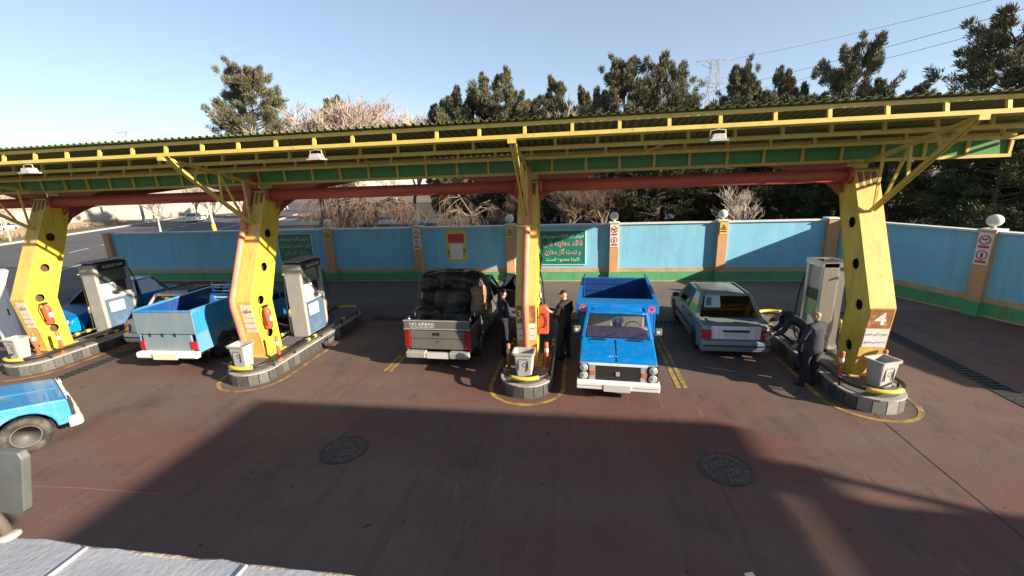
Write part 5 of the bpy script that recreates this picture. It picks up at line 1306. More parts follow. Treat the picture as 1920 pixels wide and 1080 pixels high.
# attendant right of the head on column
t, F = person('attendant in black with red trim and dark cap right of the column', (-0.30, 10.05, 0), radians(48),
    stand(1.80, face=(0.1, 1, -0.45), head=(0, 0.05, 1.62), neck=(0, 0.02, 1.50), el_r=(0.26, 0.06, 1.15), wr_r=(0.14, 0.30, 1.05), el_l=(-0.25, 0.08, 1.16), wr_l=(-0.12, 0.32, 1.08)), M_black, M_black, M_hair, 1.04)
M_redcloth = mat('red_cloth', (0.32, 0.025, 0.035), 0.8, var=0.15)
patch(t, [(-0.19, -0.03, 1.47), (-0.245, 0.03, 1.43), (-0.20, 0.07, 1.46), (-0.14, 0.02, 1.50)], M_redcloth, 'red_shoulder')
patch(t, [(-0.05, 0.155, 0.98), (-0.15, 0.12, 0.98), (-0.12, 0.135, 1.16), (-0.07, 0.15, 1.16)], M_redcloth, 'red_panel')
vz = MB(); vz.prism([(-0.075, 0.0), (0.075, 0.0), (0.055, 0.06), (-0.055, 0.06)], 0, 0.012, 'Z')
vz.v = [tuple(F(a, 0.085+b_, 0.075+c)) for a, b_, c in vz.v]; vz.build('cap_visor', M_black, t)
hs = MB().tube([(-0.2, 0.30, 1.12), (-0.33, 0.42, 1.3), (-0.40, 0.50, 1.7), (-0.42, 0.5, 1.95)], 0.018, 6).build('filling_hose', M_rubber, None, t.location, t.rotation_euler.z)
tag(hs, 'black filling hose from the dispenser to the attendant in the cap', 'hose')
# bald man by the right dispenser
t, F = person('balding man in a dark suit standing by the right dispenser', (4.82, 9.02, 0), radians(25),
    stand(1.66, face=(-0.3, 1, -0.1), el_l=(-0.25, 0.05, 1.14), wr_l=(-0.20, 0.22, 0.95), el_r=(0.25, -0.02, 1.14), wr_r=(0.22, 0.18, 0.96), kn_l=(-0.13, 0.06, 0.50), an_l=(-0.17, 0.02, 0.085)), M_charcoal, M_black, None, 0.93)
jk = MB(); n = 20
rows = [(0.80, 0.205, 0.150), (0.95, 0.195, 0.150), (1.10, 0.175, 0.140), (1.28, 0.195, 0.150), (1.36, 0.17, 0.125)]
vs = []
for z, a, b_ in rows:
    for j in range(n):
        th = 2*pi*j/n; vs.append((a*cos(th), b_*sin(th), z*0.95+0.01*sin(5*th)*(1.4-z)))
jk.add(vs, [(i*n+j, i*n+(j+1) % n, (i+1)*n+(j+1) % n, (i+1)*n+j) for i in range(len(rows)-1) for j in range(n) if j != 5], True)
o = jk.build('jacket', M_charcoal, t); md = o.modifiers.new('solidify', 'SOLIDIFY'); md.thickness = 0.01
pp = MB(); pp.slab([(-0.02, 0, 0), (0.10, 0.03, 0), (0.09, 0.03, 0.20), (-0.03, 0, 0.19)], 0.003); pp.slab([(-0.03, 0.015, 0.02), (0.08, 0.045, -0.03), (0.10, 0.05, 0.14), (-0.01, 0.02, 0.18)], 0.003)
pp = pp.build('papers', M_signwhite, None, (4.68, 9.14, 0.72), 0.6); tag(pp, 'white papers held by the balding man', 'papers')
# man bending over at the boot
t, F = person('man in a dark jacket bending forward behind the sedan', (5.12, 9.95, 0), radians(80),
    stand(1.76, pelvis=(0, -0.02, 0.92), waist=(0, 0.10, 1.04), chest=(0, 0.28, 1.15), neck=(0, 0.50, 1.21), head=(0, 0.62, 1.16), face=(0, 0.55, -0.85),
          sh_l=(-0.185, 0.42, 1.18), sh_r=(0.185, 0.42, 1.18), el_l=(-0.22, 0.50, 0.92), el_r=(0.22, 0.46, 0.92), wr_l=(-0.17, 0.68, 0.78), wr_r=(0.16, 0.66, 0.76),
          kn_l=(-0.11, 0.10, 0.50), kn_r=(0.11, 0.06, 0.50), an_l=(-0.12, 0.02, 0.085), an_r=(0.12, -0.06, 0.085)), M_charcoal, M_black, M_hair, 1.0)
hd_ = MB(); hd_.sphere((0, 0.38, 1.29), (0.13, 0.11, 0.06), 12, 8); hd_.build('hood', M_charcoal, t)

# ================================================================== TREES
M_bark = mat('pine_bark', (0.09, 0.065, 0.045), 0.9, var=0.3, scale=8, bump=0.5, bscale=20)
def leaf_mat(name, a, b):
    M = bpy.data.materials.new(name); M.use_nodes = True; nt = M.node_tree; N = nt.nodes; L = nt.links; P = N['Principled BSDF']
    tc = N.new('ShaderNodeTexCoord'); n = N.new('ShaderNodeTexNoise'); n.inputs['Scale'].default_value = 0.9; n.inputs['Detail'].default_value = 6
    L.new(tc.outputs['Object'], n.inputs['Vector'])
    r = N.new('ShaderNodeValToRGB'); r.color_ramp.elements[0].position = 0.35; r.color_ramp.elements[1].position = 0.65
    r.color_ramp.elements[0].color = a+(1,); r.color_ramp.elements[1].color = b+(1,)
    L.new(n.outputs['Fac'], r.inputs[0]); L.new(r.outputs[0], P.inputs['Base Color']); P.inputs['Roughness'].default_value = 0.7
    P.inputs['Specular IOR Level'].default_value = 0.2
    return M
M_needle = leaf_mat('pine_needles', (0.105, 0.105, 0.060), (0.175, 0.16, 0.10))
M_needle_shade = leaf_mat('shaded_pine_needles', (0.05, 0.062, 0.028), (0.09, 0.095, 0.045))  # darker copy: shading among the trees put into the needle colour
def pine_meshes(seed, H, R_, base=0.12, plumes=90, quads=150, mt=None, lean=0.0, pw=0.6):
    """crown of upswept needle plumes round a tapered trunk with limbs"""
    rng = random.Random(seed); tr = MB(); cr = MB()
    tr.tube([(0, 0, -0.3), (0.1*rng.uniform(-1, 1), 0.1, H*0.3), (lean*0.4, 0.15*rng.uniform(-1, 1), H*0.6), (lean, 0, H*0.93)], [H*0.022, H*0.017, H*0.010, 0.03], 8)
    NR = np.random.default_rng(seed); VV = []
    for k in range(plumes):
        f = base + (0.97-base)*(k+rng.random())/plumes
        prof = min(1.0, 0.45+1.6*(f-base)) * (1-max(0, f-0.45)/0.60)**pw
        a = rng.uniform(0, 2*pi); rad = R_*prof*rng.uniform(0.50, 1.15)
        st = Vector((lean*f, 0, H*f)); z_up = rng.uniform(0.45, 1.25)*(0.55+0.55*f)
        ln = max(0.8, rad)
        tip = st+Vector((cos(a)*ln, sin(a)*ln, z_up*ln*0.55+0.35))
        mid = st.lerp(tip, 0.55)-Vector((0, 0, 0.12*ln))
        tr.tube([st, mid, tip], [0.02+0.014*ln, 0.025, 0.01], 4, caps=False)
        pd = np.array((tip-mid).normalized()); A_ = np.array(mid); B_ = np.array(tip); n = quads
        # tufts along the plume, needles round each tuft
        nt_ = 14; tu = NR.random(nt_)**0.8; tc_ = A_+(B_-A_)*(tu*1.12-0.08)[:, None]
        to = NR.normal(size=(nt_, 3)); to /= np.linalg.norm(to, axis=1)[:, None]
        tc_ = tc_+to*((0.22+0.17*ln)*(1-0.6*tu)*NR.random(nt_)**0.5)[:, None]
        ix = NR.integers(0, nt_, n); off = NR.normal(size=(n, 3)); off /= np.linalg.norm(off, axis=1)[:, None]
        p = tc_[ix]+off*(0.20*NR.random(n)**0.5)[:, None]*(1+0.25*ln/3)
        d = pd*0.9+off*0.8+NR.uniform(-.4, .4, (n, 3))+np.array((0, 0, 0.35)); d /= np.linalg.norm(d, axis=1)[:, None]
        l = NR.uniform(0.12, 0.27, n)[:, None]; w = NR.uniform(0.018, 0.038, n)[:, None]
        s_ = np.cross(d, NR.normal(size=(n, 3))); s_ /= np.linalg.norm(s_, axis=1)[:, None]+1e-9; s_ = s_*w
        VV.append(np.stack([p-s_, p+s_, p+d*l+s_*0.4, p+d*l-s_*0.4], 1).reshape(-1, 3))
    VV = np.concatenate(VV)
    cme = bpy.data.meshes.new('crown'); nq = len(VV)//4
    cme.vertices.add(len(VV)); cme.vertices.foreach_set('co', VV.astype(np.float32).ravel())
    cme.loops.add(nq*4); cme.loops.foreach_set('vertex_index', np.arange(nq*4, dtype=np.int32))
    cme.polygons.add(nq); cme.polygons.foreach_set('loop_start', np.arange(0, nq*4, 4, dtype=np.int32))
    cme.materials.append(mt or M_needle); cme.update(calc_edges=True)
    def raw(b, nm, m_):
        me = bpy.data.meshes.new(nm); me.from_pydata(b.v, [], b.f); me.polygons.foreach_set('use_smooth', b.sm); me.materials.append(m_); me.update(); return me
    return raw(tr, 'trunk', M_bark), cme
PV = [pine_meshes(11, 13, 4.2, 0.10, 150, 560), pine_meshes(12, 12, 3.8, 0.12, 110, 560, lean=0.5, pw=0.8), pine_meshes(13, 11, 4.2, 0.06, 120, 540, pw=1.0), pine_meshes(14, 10, 3.8, 0.03, 100, 400, M_needle_shade), pine_meshes(21, 12, 4.1, 0.15, 100, 560, lean=-0.5, pw=0.5), pine_meshes(22, 11, 3.7, 0.10, 95, 560, lean=0.3, pw=0.9)]
def pine(v, x, y, h, w, rz, label):
    H0 = (13, 12, 11, 10, 12, 11)[v]
    t = thing('pine_tree', label, 'tree', (x, y, -0.02), rz, 'pine trees behind the wall')
    for nm, me in zip(('trunk', 'crown'), PV[v]):
        o = link(nm, me, t); o.scale = (w, w, h/H0)
    return t
pine(0, -37.5, 48, 17.6, 1.22, 0.3, 'tall broad pine standing alone at the left above the canopy')
pine(1, -34.5, 60, 16.4, 0.9, 1.2, 'small pine top showing among the bare trees')
pine(5, -11.8, 42, 12.6, 0.85, 2.0, 'left pine of the pair above the middle of the canopy')
pine(4, -8.4, 43, 13.6, 0.85, 3.2, 'right pine of the pair above the middle of the canopy')
pine(1, -4.6, 46, 12.2, 0.8, 0.7, 'short pine left of the bare pink branches behind the roof')
pine(2, -2.2, 47, 13.9, 0.80, 4.1, 'spire like pine behind the roof above the column')
pine(5, 0.6, 48, 13.0, 0.65, 5.0, 'slim pine just left of the big dense pine')
pine(0, 3.9, 40, 13.5, 0.85, 5.5, 'big dense pine in the middle of the tree line')
pine(4, 7.6, 40.5, 13.0, 0.85, 0.9, 'broad pine right of the big dense pine')
pine(0, 13.8, 42, 12.8, 0.60, 1.7, 'dark pine in front of the power pylon')
pine(2, 18.2, 45, 13.0, 0.66, 2.4, 'pointed pine right of the power pylon')
pine(4, 20.0, 38, 12.6, 0.8, 1.9, 'tall forked pine right of the pylon')
pine(2, 22.6, 39, 10.4, 0.7, 5.2, 'lower pine leaning against the tall forked pine')
pine(4, 24.3, 30, 11.6, 0.95, 0.2, 'large pine at the right edge above the roof')
pine(2, 30.0, 46, 11.2, 0.8, 1.1, 'small pine between the forked pine and the right edge')
pine(2, -13.8, 44, 11.8, 0.75, 0.5, 'low pine at the left end of the middle tree row')
pine(0, -10.2, 45, 12.6, 0.62, 1.4, 'pine filling the gap of the middle pair')
pine(4, -6.4, 44, 11.8, 0.7, 2.2, 'low pine right of the middle pair')
pine(2, 2.0, 43, 12.0, 0.62, 3.0, 'low pine at the left foot of the big dense pine')
pine(2, 5.8, 41, 11.8, 0.68, 3.7, 'pine between the big dense pine and the broad pine')
pine(2, 9.6, 42, 11.0, 0.7, 4.4, 'low pine at the right foot of the broad pine')
pine(5, 15.8, 44, 11.4, 0.75, 5.0, 'low pine between the pylon pines')
pine(2, 17.6, 40, 10.6, 0.6, 5.9, 'low pine left of the tall forked pine')
for i, (x, y, h, w, l) in enumerate(((4.8, 27, 7.5, 0.95, 'dark pine behind the wall above the blue truck'), (8.6, 29, 8.0, 1.0, 'dark pine behind the wall left of the whitish bare tree'), (12.6, 28, 8.0, 0.95, 'dark pine behind the corner of the walls'),
    (16.2, 26, 7.5, 0.95, 'dark pine behind the rightmost column'), (21, 23.5, 7.0, 0.95, 'near dark pine behind the right hand wall'), (18.0, 21.8, 6.0, 0.8, 'low dark pine overhanging the right hand wall'), (23.5, 20.5, 6.4, 0.9, 'dark pine at the right edge below the roof'), (-1.5, 33, 7.0, 0.9, 'dark pine behind the brown bare thicket'), (-8.0, 36, 6.4, 0.8, 'dark low pine above the poster'), (2.2, 34, 8, 1.0, 'dark pine in the back row above the green notice'), (11, 36, 8.4, 1.1, 'dark pine in the back row left of the column numbered four'), (18, 33, 8.2, 1.1, 'dark pine in the back row right of the column numbered four'), (25.5, 24, 8, 1.1, 'dark pine far right behind the wall'))):
    pine(3, x, y, h, w, i*1.3, l)

# ------------------------------------------------------------------ bare trees
M_twig = mat('pale_twigs', (0.47, 0.37, 0.31), 0.85, var=0.2, scale=3)
M_twig_b = mat('brown_twigs', (0.15, 0.105, 0.075), 0.85, var=0.25, scale=3)
M_twig_w = mat('whitish_branches', (0.42, 0.36, 0.30), 0.85, var=0.2, scale=3)
def bare_mesh(seed, H, spread, levels=5, droop=0.0, trunk_h=0.22, kids=(3, 4, 4, 5, 5), r0=0.14, rmin=0.006):
    rng = random.Random(seed); T = MB(); B = MB()
    def grow(p, d, ln, r, lev):
        n = 3 if lev < 2 else 2; pts = [p]; q = p.copy(); dd = d.copy()
        for i in range(n):
            dd = (dd+Vector((rng.uniform(-.22, .22), rng.uniform(-.22, .22), rng.uniform(-.10, .16)-droop*lev*0.16))).normalized()
            q = q+dd*ln/n; pts.append(q)
        rs = [r*(1-0.55*i/n) for i in range(n+1)]
        (T if lev == 0 else B).tube(pts, rs, 6 if lev == 0 else 4 if lev < 3 else 3, caps=False)
        if lev >= levels: return
        for c in range(kids[lev]):
            f = rng.uniform(0.35, 1.0) if lev else rng.uniform(0.75, 1.0)
            i = min(n-1, int(f*n)); st = pts[i].lerp(pts[i+1], f*n-i)
            a = rng.uniform(0, 2*pi); o = Vector((cos(a), sin(a), 0))
            nd = (dd*rng.uniform(0.45, 0.9)+o*spread*rng.uniform(0.5, 1.0)+Vector((0, 0, 0.25-droop*0.5))).normalized()
            grow(st, nd, ln*rng.uniform(0.52, 0.80), max(rmin, r*rng.uniform(0.42, 0.60)), lev+1)
    grow(Vector((0, 0, -0.2)), Vector((0, 0, 1)), H*trunk_h+0.2, r0, 0) if trunk_h < 0.3 else grow(Vector((0, 0, -0.2)), Vector((0, 0, 1)), H*trunk_h, r0, 0)
    return T, B
def raw_me(b, nm, m_):
    me = bpy.data.meshes.new(nm); me.from_pydata(b.v, [], b.f); me.polygons.foreach_set('use_smooth', b.sm); me.materials.append(m_); me.update(); return me
BARE = {}
for nm, args, mt_ in (('pale', dict(seed=3, H=10, spread=0.75, trunk_h=0.34, kids=(6, 6, 5, 5, 5), rmin=0.020), M_twig), ('pale2', dict(seed=4, H=9, spread=0.85, trunk_h=0.34, kids=(6, 6, 5, 5, 5), rmin=0.020), M_twig), ('weep', dict(seed=5, H=7, spread=0.95, droop=0.75, trunk_h=0.36, kids=(6, 5, 5, 4, 3)), M_twig_b),
    ('thicket', dict(seed=6, H=5, spread=0.9, trunk_h=0.22, kids=(7, 5, 5, 4, 4), r0=0.09), M_twig_b), ('white', dict(seed=7, H=4, spread=0.8, trunk_h=0.36, kids=(5, 5, 4, 4, 2), r0=0.10), M_twig_w), ('street', dict(seed=8, H=6, spread=0.7, trunk_h=0.40, levels=4, kids=(5, 4, 4, 4)), M_twig_w)):
    T, B = bare_mesh(**args); zs = max(v[2] for v in B.v); BARE[nm] = (raw_me(T, 'trunk', mt_ if nm == 'street' else M_bark), raw_me(B, 'branches', mt_), zs)
def bare(kind, x, y, h, w, rz, label, grp='bare winter trees'):
    t = thing('bare_tree', label, 'tree', (x, y, -0.02), rz, grp)
    T, B, zs = BARE[kind]; k = h/zs
    for nm, me in (('trunk', T), ('branches', B)):
        o = link(nm, me, t); o.scale = (k*w, k*w, k)
bare('pale', -21.0, 41, 13.6, 1.3, 0.4, 'large pale pink bare tree above the canopy at left')
bare('pale2', -26.5, 42, 12.4, 1.25, 2.0, 'pale bare tree between the tall pine and the large bare tree')
bare('pale', -17.2, 43, 12.0, 1.15, 4.0, 'bare tree thinning to the right of the large bare tree')
bare('pale2', -0.5, 43, 11.6, 0.7, 1.0, 'reddish bare tree before the slim pines behind the roof')
bare('weep', -15.6, 30.5, 5.6, 1.25, 0.0, 'spreading bare tree with drooping branches behind the wall')
bare('weep', -18.2, 33, 5.2, 1.1, 2.2, 'drooping bare tree behind the left green notice')
bare('weep', -6.3, 25.5, 4.7, 0.85, 1.1, 'bare tree hanging over the wall beside the poster')
bare('thicket', -0.6, 24.5, 5.0, 1.05, 0.5, 'brown bare thicket behind the green notice')
bare('thicket', 1.6, 25.5, 4.8, 0.95, 2.5, 'brown bare shrub just left of the sunlit globe lamp')
bare('thicket', -3.2, 27, 4.6, 0.8, 4.2, 'brown bare shrub behind the head on column')
bare('white', 8.4, 24.2, 4.6, 0.85, 0.8, 'whitish bare tree behind the sunlit wall')
for i, (x, y, h, l) in enumerate(((-46, 41, 5.5, 'street tree with white trunk nearest the road'), (-43.5, 46, 5.2, 'street tree with white trunk beside the driving car'), (-56.5, 57, 6.0, 'bare street tree right of the driving car'), (-68, 47, 6, 'bare street tree on the median'), (-62, 38, 5, 'small bare street tree at the left kerb'), (-78, 70, 7, 'bare tree at the far end of the median'), (-90, 62, 7, 'bare tree before the pale hillside'), (-98, 78, 8, 'far bare tree on the pale hillside'), (-84, 90, 8, 'far bare tree left of the driving car'), (-70, 96, 8, 'far bare tree above the driving car'), (-58, 100, 8, 'far bare tree behind the utility pole'), (-100, 52, 7, 'bare tree above the cars at the left edge'), (-93, 45, 6.5, 'bare tree left above the white cars'))):
    bare('street', x, y, h, 1.05, i*0.9, l, 'bare trees along the road')
# park trunks behind the wall
M_trunk_d = mat('black_trunk', (0.02, 0.018, 0.016), 0.9, var=0.3)
for i, (x, y) in enumerate(((-30, 47), (-28.3, 45), (-27.2, 48), (-25.8, 44), (-24.4, 46.5), (-31.5, 50))):
    t = thing('park_tree', ['thin dark trunk leftmost in the park behind the wall', 'thin dark trunk second in the park behind the wall', 'thin dark trunk third in the park behind the wall', 'thin dark trunk fourth in the park behind the wall', 'thin dark trunk fifth in the park behind the wall', 'thin dark trunk farthest in the park behind the wall'][i], 'tree', (x, y, -0.03), i, 'dark park trunks')
    MB().tube([(0, 0, 0), (0.05, 0, 1.6), (0.0, 0.1, 3.4), (0.2, 0, 5)], [0.13, 0.11, 0.09, 0.03], 8).build('trunk', M_trunk_d, t)
    o = link('crown', BARE['thicket'][1], t, (0, 0, 2.2)); o.scale = (0.55, 0.55, 0.6)
# long pale wall and more bare trees beyond the far road
fwl = thing('far_wall', 'long pale wall beyond the far road at the left', 'wall', (-104, 30, 0), radians(60))
for i in range(12): MB().box((i*6, 0, -0.1), (i*6+5.92, 0.3, 2.6)).build('wall_panel', mat('pale_far_wall', (0.36, 0.32, 0.27), 0.9, var=0.15, scale=0.5), fwl)
for i, (x, y, h) in enumerate(((-75, 33, 6), (-71, 29, 5.5), (-88, 54, 7.5), (-81, 80, 8), (-66, 68, 6.5), (-54, 66, 6), (-95, 66, 8), (-63, 82, 8), (-108, 70, 9), (-48, 80, 8), (-41, 75, 7.5), (-35, 80, 8))):
    bare('street', x, y, h, 1.2, 2.0+i*0.7, 'bare roadside tree, number %s from the left of the far row' % ['five', 'four', 'six', 'eight', 'nine', 'eleven', 'three', 'ten', 'two', 'twelve', 'thirteen', 'fourteen'][i], 'bare trees along the road')
# dry bushes on the verge
M_dry = mat('dry_grass', (0.30, 0.22, 0.13), 0.95, var=0.3, scale=2)
rng = random.Random(5); g = MB()
for i in range(9000):
    t_ = rng.random(); x = -56-28*t_+rng.uniform(-8.5, -1.2)-1; y = 24+52*t_+rng.uniform(-4, 4)
    a = rng.uniform(0, pi); h_ = rng.uniform(0.15, 0.55); w_ = 0.05
    g.add([(x-w_*cos(a), y-w_*sin(a), -0.03), (x+w_*cos(a), y+w_*sin(a), -0.03), (x+rng.uniform(-.2, .2), y+rng.uniform(-.2, .2), h_)], [(0, 1, 2)])
me = bpy.data.meshes.new('dry_grass'); me.from_pydata(g.v, [], g.f); me.materials.append(M_dry)
tag(link('dry_grass', me), 'dry yellow grass on the verge between the roads', 'grass', kind='stuff')
# undergrowth below the dark pines
g = MB(); rng = random.Random(9)
for i in range(26000):
    x = rng.uniform(-8, 30); y = rng.uniform(19.6, 26) if rng.random() < 0.6 else rng.uniform(26, 45)
    if x > 10.3+(18.6-y)*0.4+1.2 or y > 19.4:
        a = rng.uniform(0, pi); hb_ = rng.random()**2*1.6*(0.5+0.5*noise.noise(Vector((x*0.4, y*0.4, 0)))+0.3); w_ = rng.uniform(0.03, 0.08); d_ = Vector((rng.uniform(-1, 1), rng.uniform(-1, 1), rng.uniform(0.2, 1))).normalized()*rng.uniform(0.15, 0.35)
        g.add([(x-w_*cos(a), y-w_*sin(a), hb_), (x+w_*cos(a), y+w_*sin(a), hb_), (x+d_.x, y+d_.y, hb_+d_.z)], [(0, 1, 2)])
me = bpy.data.meshes.new('undergrowth'); me.from_pydata(g.v, [], g.f); me.materials.append(M_needle_shade)
tag(link('undergrowth', me), 'dark undergrowth below the pines behind the wall', 'undergrowth', kind='stuff')

# ================================================================== PYLON, POLES, WIRES
M_pylon = mat('pylon_steel', (0.36, 0.36, 0.37), 0.6, metal=0.4)
py = thing('power_pylon', 'lattice power pylon rising behind the pines', 'pylon', (33, 120, 0))
H_ = 31.5
def lat(name, segs, w):
    b = MB()
    for a, c in segs: b.bar(a, c, w)
    b.build(name, M_pylon, py)
leg = lambda z: 2.6*(1-z/H_*0.72)
levels = [0, 5, 10, 15, 19, 22.5, 25.5, 28.5, H_]
for sx in (-1, 1):
    for sy in (-1, 1): lat('leg', [((sx*leg(0), sy*leg(0), 0), (sx*leg(H_), sy*leg(H_), H_))], 0.16)
for z0, z1 in zip(levels, levels[1:]):
    sg = []
    for s in (-1, 1):
        sg += [((-leg(z0), s*leg(z0), z0), (leg(z1), s*leg(z1), z1)), ((leg(z0), s*leg(z0), z0), (-leg(z1), s*leg(z1), z1)), ((s*leg(z0), -leg(z0), z0), (s*leg(z1), leg(z1), z1)), ((-leg(z1), s*leg(z1), z1), (leg(z1), s*leg(z1), z1))]
    lat('bracing', sg, 0.09)
for z, w_ in ((H_, 4.4), (26.2, 5.6)):
    sg = []
    for s in (-1, 1):
        sg += [((0, -0.5, z), (s*w_, 0, z)), ((0, 0.5, z), (s*w_, 0, z)), ((s*leg(z-2), 0, z-2 if z > 30 else z+1.6), (s*w_, 0, z)), ((s*w_*0.5, 0, z), (s*leg(z)*1.2, 0, z-1.0 if z > 30 else z+1.0))]
    lat('cross_arm', sg, 0.10)
for s in (-1, 1): lat('insulator', [((s*5.6, 0, 26.2), (s*5.6, 0, 23.6))], 0.10)
M_wire = mat('wire', (0.16, 0.16, 0.17), 0.6)
def wire(a, b, sag, label, r=0.03, grp='overhead wires'):
    a = Vector(a); b = Vector(b); P = [a.lerp(b, i/24)-Vector((0, 0, sag*4*(i/24)*(1-i/24))) for i in range(25)]
    o = MB().tube(P, r, 4).build('overhead_wire', M_wire); tag(o, label, 'wire', grp)
wire((37.4, 120, 31.5), (53, 40, 20.6), 0.8, 'topmost power wire from the pylon to the upper right')
wire((38.6, 120, 23.6), (50.5, 55, 19.6), 0.5, 'lower power wire running from the pylon behind the forked pine', 0.035)
wire((27.4, 120, 23.6), (48.0, 55, 20.3), 0.5, 'middle power wire from the left arm of the pylon', 0.035)
wire((38.6, 120.5, 14.8), (56, 50, 13.0), 0.8, 'lowest power wire showing above the right end of the roof', 0.03)
up_ = thing('utility_pole', 'concrete utility pole with crossarm at the left above the roof', 'pole', (-69.8, 60, -0.02))
MB().tube([(0, 0, 0), (0, 0, 13.4)], [0.22, 0.12], 10).build('pole', mat('pale_concrete', (0.42, 0.38, 0.33), 0.85, var=0.1), up_)
b = MB(); b.bar((-1.2, 0, 14.0), (1.2, 0, 14.0), 0.09); b.bar((0, 0, 13.0), (-0.6, 0, 14.0), 0.07); b.bar((0, 0, 13.0), (0.6, 0, 14.0), 0.07); b.build('cross_arm', M_pylon, up_)
for s in (-1.15, 0, 1.15): MB().lathe([(0.05, 14.04), (0.08, 14.2), (0.04, 14.5)], (s, 0, 0), 'Z', 8).build('insulator', M_cab, up_)
wire((-70.9, 60, 14.5), (-140, 40, 19.5), 1.2, 'wire from the utility pole to the upper left', 0.035)
wire((-68.7, 60, 14.5), (-62, 110, 11), 0.8, 'wire from the utility pole behind the roof', 0.03)
wire((-70.0, 60, 12.8), (-140, 42, 14.2), 0.7, 'lower wire from the utility pole to the left', 0.03)
pp2 = thing('road_post', 'pale post with yellow foot beside the road behind the wall', 'post', (-37.9, 40, -0.02))
MB().tube([(-0.2, 0, 0), (-0.55, 0, 6)], [0.16, 0.13], 10).build('post', MATS['pale_concrete'], pp2)
MB().tube([(-0.2, -0.0, 0.02), (-0.27, 0, 1.2)], 0.19, 10).build('yellow_foot', M_railyel, pp2)

# ================================================================== STATION BUILDING UNDER AND BESIDE THE CAMERA
M_render = mat('cream_render', (0.55, 0.50, 0.42), 0.85, var=0.1, scale=1.2, dirt=(0.4, 0.36, 0.3), dirt_amt=0.2)
M_isogam = mat('bitumen_sheet', (0.33, 0.345, 0.37), 0.6, var=0.14, scale=2.5, dirt=(0.42, 0.40, 0.37), dirt_amt=0.35, dirt_scale=3.5, bump=0.3, bscale=30, metal=0.15)
M_edge = mat('roof_edge_stone', (0.40, 0.34, 0.25), 0.9, var=0.3, scale=9, bump=0.9, bscale=30)
M_seam = mat('seam_tar', (0.50, 0.50, 0.49), 0.6, var=0.25, scale=12)
sb_ = thing('station_building', 'low station building with grey bitumen roof in the foreground', 'building')
MB().prism([(-14, -9), (12.4, -9), (12.4, 0.24), (-0.68, 0.24), (-0.68, 1.28), (-14, 1.28)], 0, 2.60, 'Z').build('wall', M_render, sb_)  # front steps back out of view, shaped to let sun reach the ground
MB().prism([(-14.1, -9.1), (12.5, -9.1), (12.5, 0.30), (-0.63, 0.30), (-0.63, 1.36), (-14.1, 1.36)], 2.602, 2.72, 'Z').build('roof_slab', M_render, sb_)
seams = [-2.35+0.86*i for i in range(-13, 16)]
for i, (a, b_) in enumerate(zip(seams, seams[1:])):
    bm = bmesh.new(); n1_, n2_ = 6, 14; grid = []
    for j in range(n2_+1):
        for k in range(n1_+1):
            x = a+(b_-a)*k/n1_; y = (1.372 if a < -0.9 else 0.312)-6*(j/n2_)**1.8
            if j == 0: y += 0.018*noise.noise(Vector((x*7, 0, 0)))+0.012*noise.noise(Vector((x*23, 3, 0)))
            z = 2.736+0.010*noise.noise(Vector((x*2.3, y*2.3, 0)))+0.004*(k/n1_)
            grid.append(bm.verts.new((x, y, z)))
    for j in range(n2_):
        for k in range(n1_):
            o = j*(n1_+1)+k; f = bm.faces.new((grid[o], grid[o+n1_+1], grid[o+n1_+2], grid[o+1])); f.smooth = True
    me = bpy.data.meshes.new('bitumen_sheet'); bm.to_mesh(me); bm.free(); me.materials.append(M_isogam); link('bitumen_sheet', me, sb_)
    b = MB(); P = [(a+0.012*noise.noise(Vector((a, q*2.1, 0))), (1.36 if a < -0.9 else 0.30)-0.15*q, 2.744+0.010*noise.noise(Vector((a*2.3, (1.36-0.15*q)*2.3, 0)))) for q in range(16)]
    b.tube(P, [0.010+0.005*noise.noise(Vector((a*3, q*0.9, 5))) for q in range(16)], 5); b.build('seam', M_seam, sb_)
b = MB(); P = [(-14+0.12*i, 1.374+0.012*noise.noise(Vector((i*0.5, 1, 0))), 2.716+0.012*noise.noise(Vector((i*0.7, 0, 0)))) for i in range(110)]
b.tube(P, [0.020+0.010*noise.noise(Vector((i*0.83, 2, 0))) for i in range(110)], 6); b.build('roof_edge', M_edge, sb_)
b = MB(); b.box((-13, 1.281, 0.9), (-11, 1.30, 2.2)); b.build('window', M_screen, sb_)
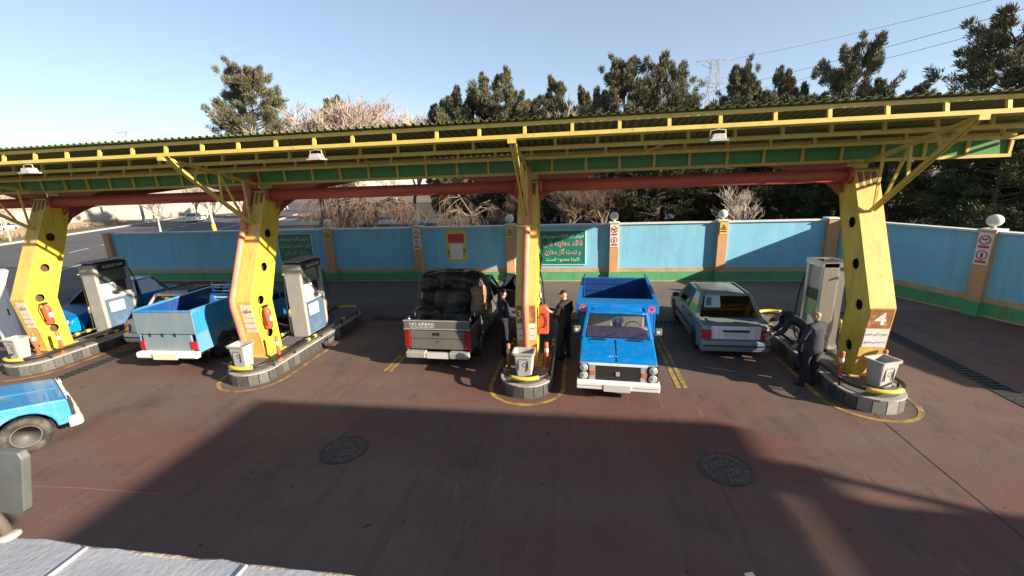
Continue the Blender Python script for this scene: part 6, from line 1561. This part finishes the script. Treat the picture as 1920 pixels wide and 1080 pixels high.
# tall flat roof on posts and an office to the right of the camera; they shade the forecourt
tb_ = thing('roof_shelter', 'tall flat roof on steel posts right of the camera that shades the forecourt', 'shelter')
MB().box((12.55, -12, 6.9), (21.95, 0.56, 7.06)).build('roof_slab', M_cap, tb_)
for x, y in ((22.22, -0.49), (22.22, -0.98), (12.7, -6), (12.7, -11.5), (21.6, -11.5)): MB().tube([(x, y, 0), (x, y, 6.95)], 0.085, 10).build('post', M_pylon, tb_)
MB().box((21.9, -1.1, 6.75), (22.35, -0.35, 6.9)).build('corner_beam', M_pylon, tb_)
ob = thing('office_block', 'office block under the tall flat roof right of the camera', 'building')
MB().box((17.2, -9, 0), (40, 0.50, 5.05)).build('wall', M_render, ob)
MB().box((17.15, -9.1, 5.05), (40.1, 0.55, 5.11)).build('parapet', M_cap, ob)
for x in (18.2, 24, 27.4, 31):
    for z in (0.9, 3.2):
        w_ = MB().box((x, 0.501, z), (x+1.5, 0.52, z+1.3)).build('window', M_screen, ob); MB().box((x-0.05, 0.502, z-0.06), (x+1.55, 0.57, z)).build('sill', M_cap, w_)
# grey lamp head on a stub pipe at the roof edge
lh = thing('roof_lamp', 'grey lamp housing on a rusty stub pipe at the lower left', 'lamp', (-2.90, 1.40, 2.74))
MB().prism([(-0.34, 0.10), (0.06, 0.08), (0.10, 0.11), (0.205, 0.42), (0.19, 0.455), (-0.34, 0.465)], 0.03, 0.07, 'Y').build('housing', mat('lamp_grey', (0.10, 0.105, 0.10), 0.6, var=0.15, scale=5, dirt=(0.16, 0.155, 0.14), dirt_amt=0.3, dirt_scale=6), lh, bevel=0.006)
MB().tube([(-0.10, -0.02, 0.255), (-0.07, -0.02, 0.235), (0.0, -0.02, 0.12), (0.045, -0.02, 0.02)], [0.022, 0.027, 0.024, 0.024], 12).build('stub_pipe', mat('rusty_pipe', (0.10, 0.075, 0.06), 0.7, var=0.25, scale=9, dirt=(0.5, 0.2, 0.06), dirt_amt=0.2, dirt_scale=6), lh)
MB().lathe([(0.045, 0.0), (0.04, 0.010), (0.027, 0.016)], (0.05, -0.02, 0), 'Z', 12).build('mortar_base', M_kerb, lh)
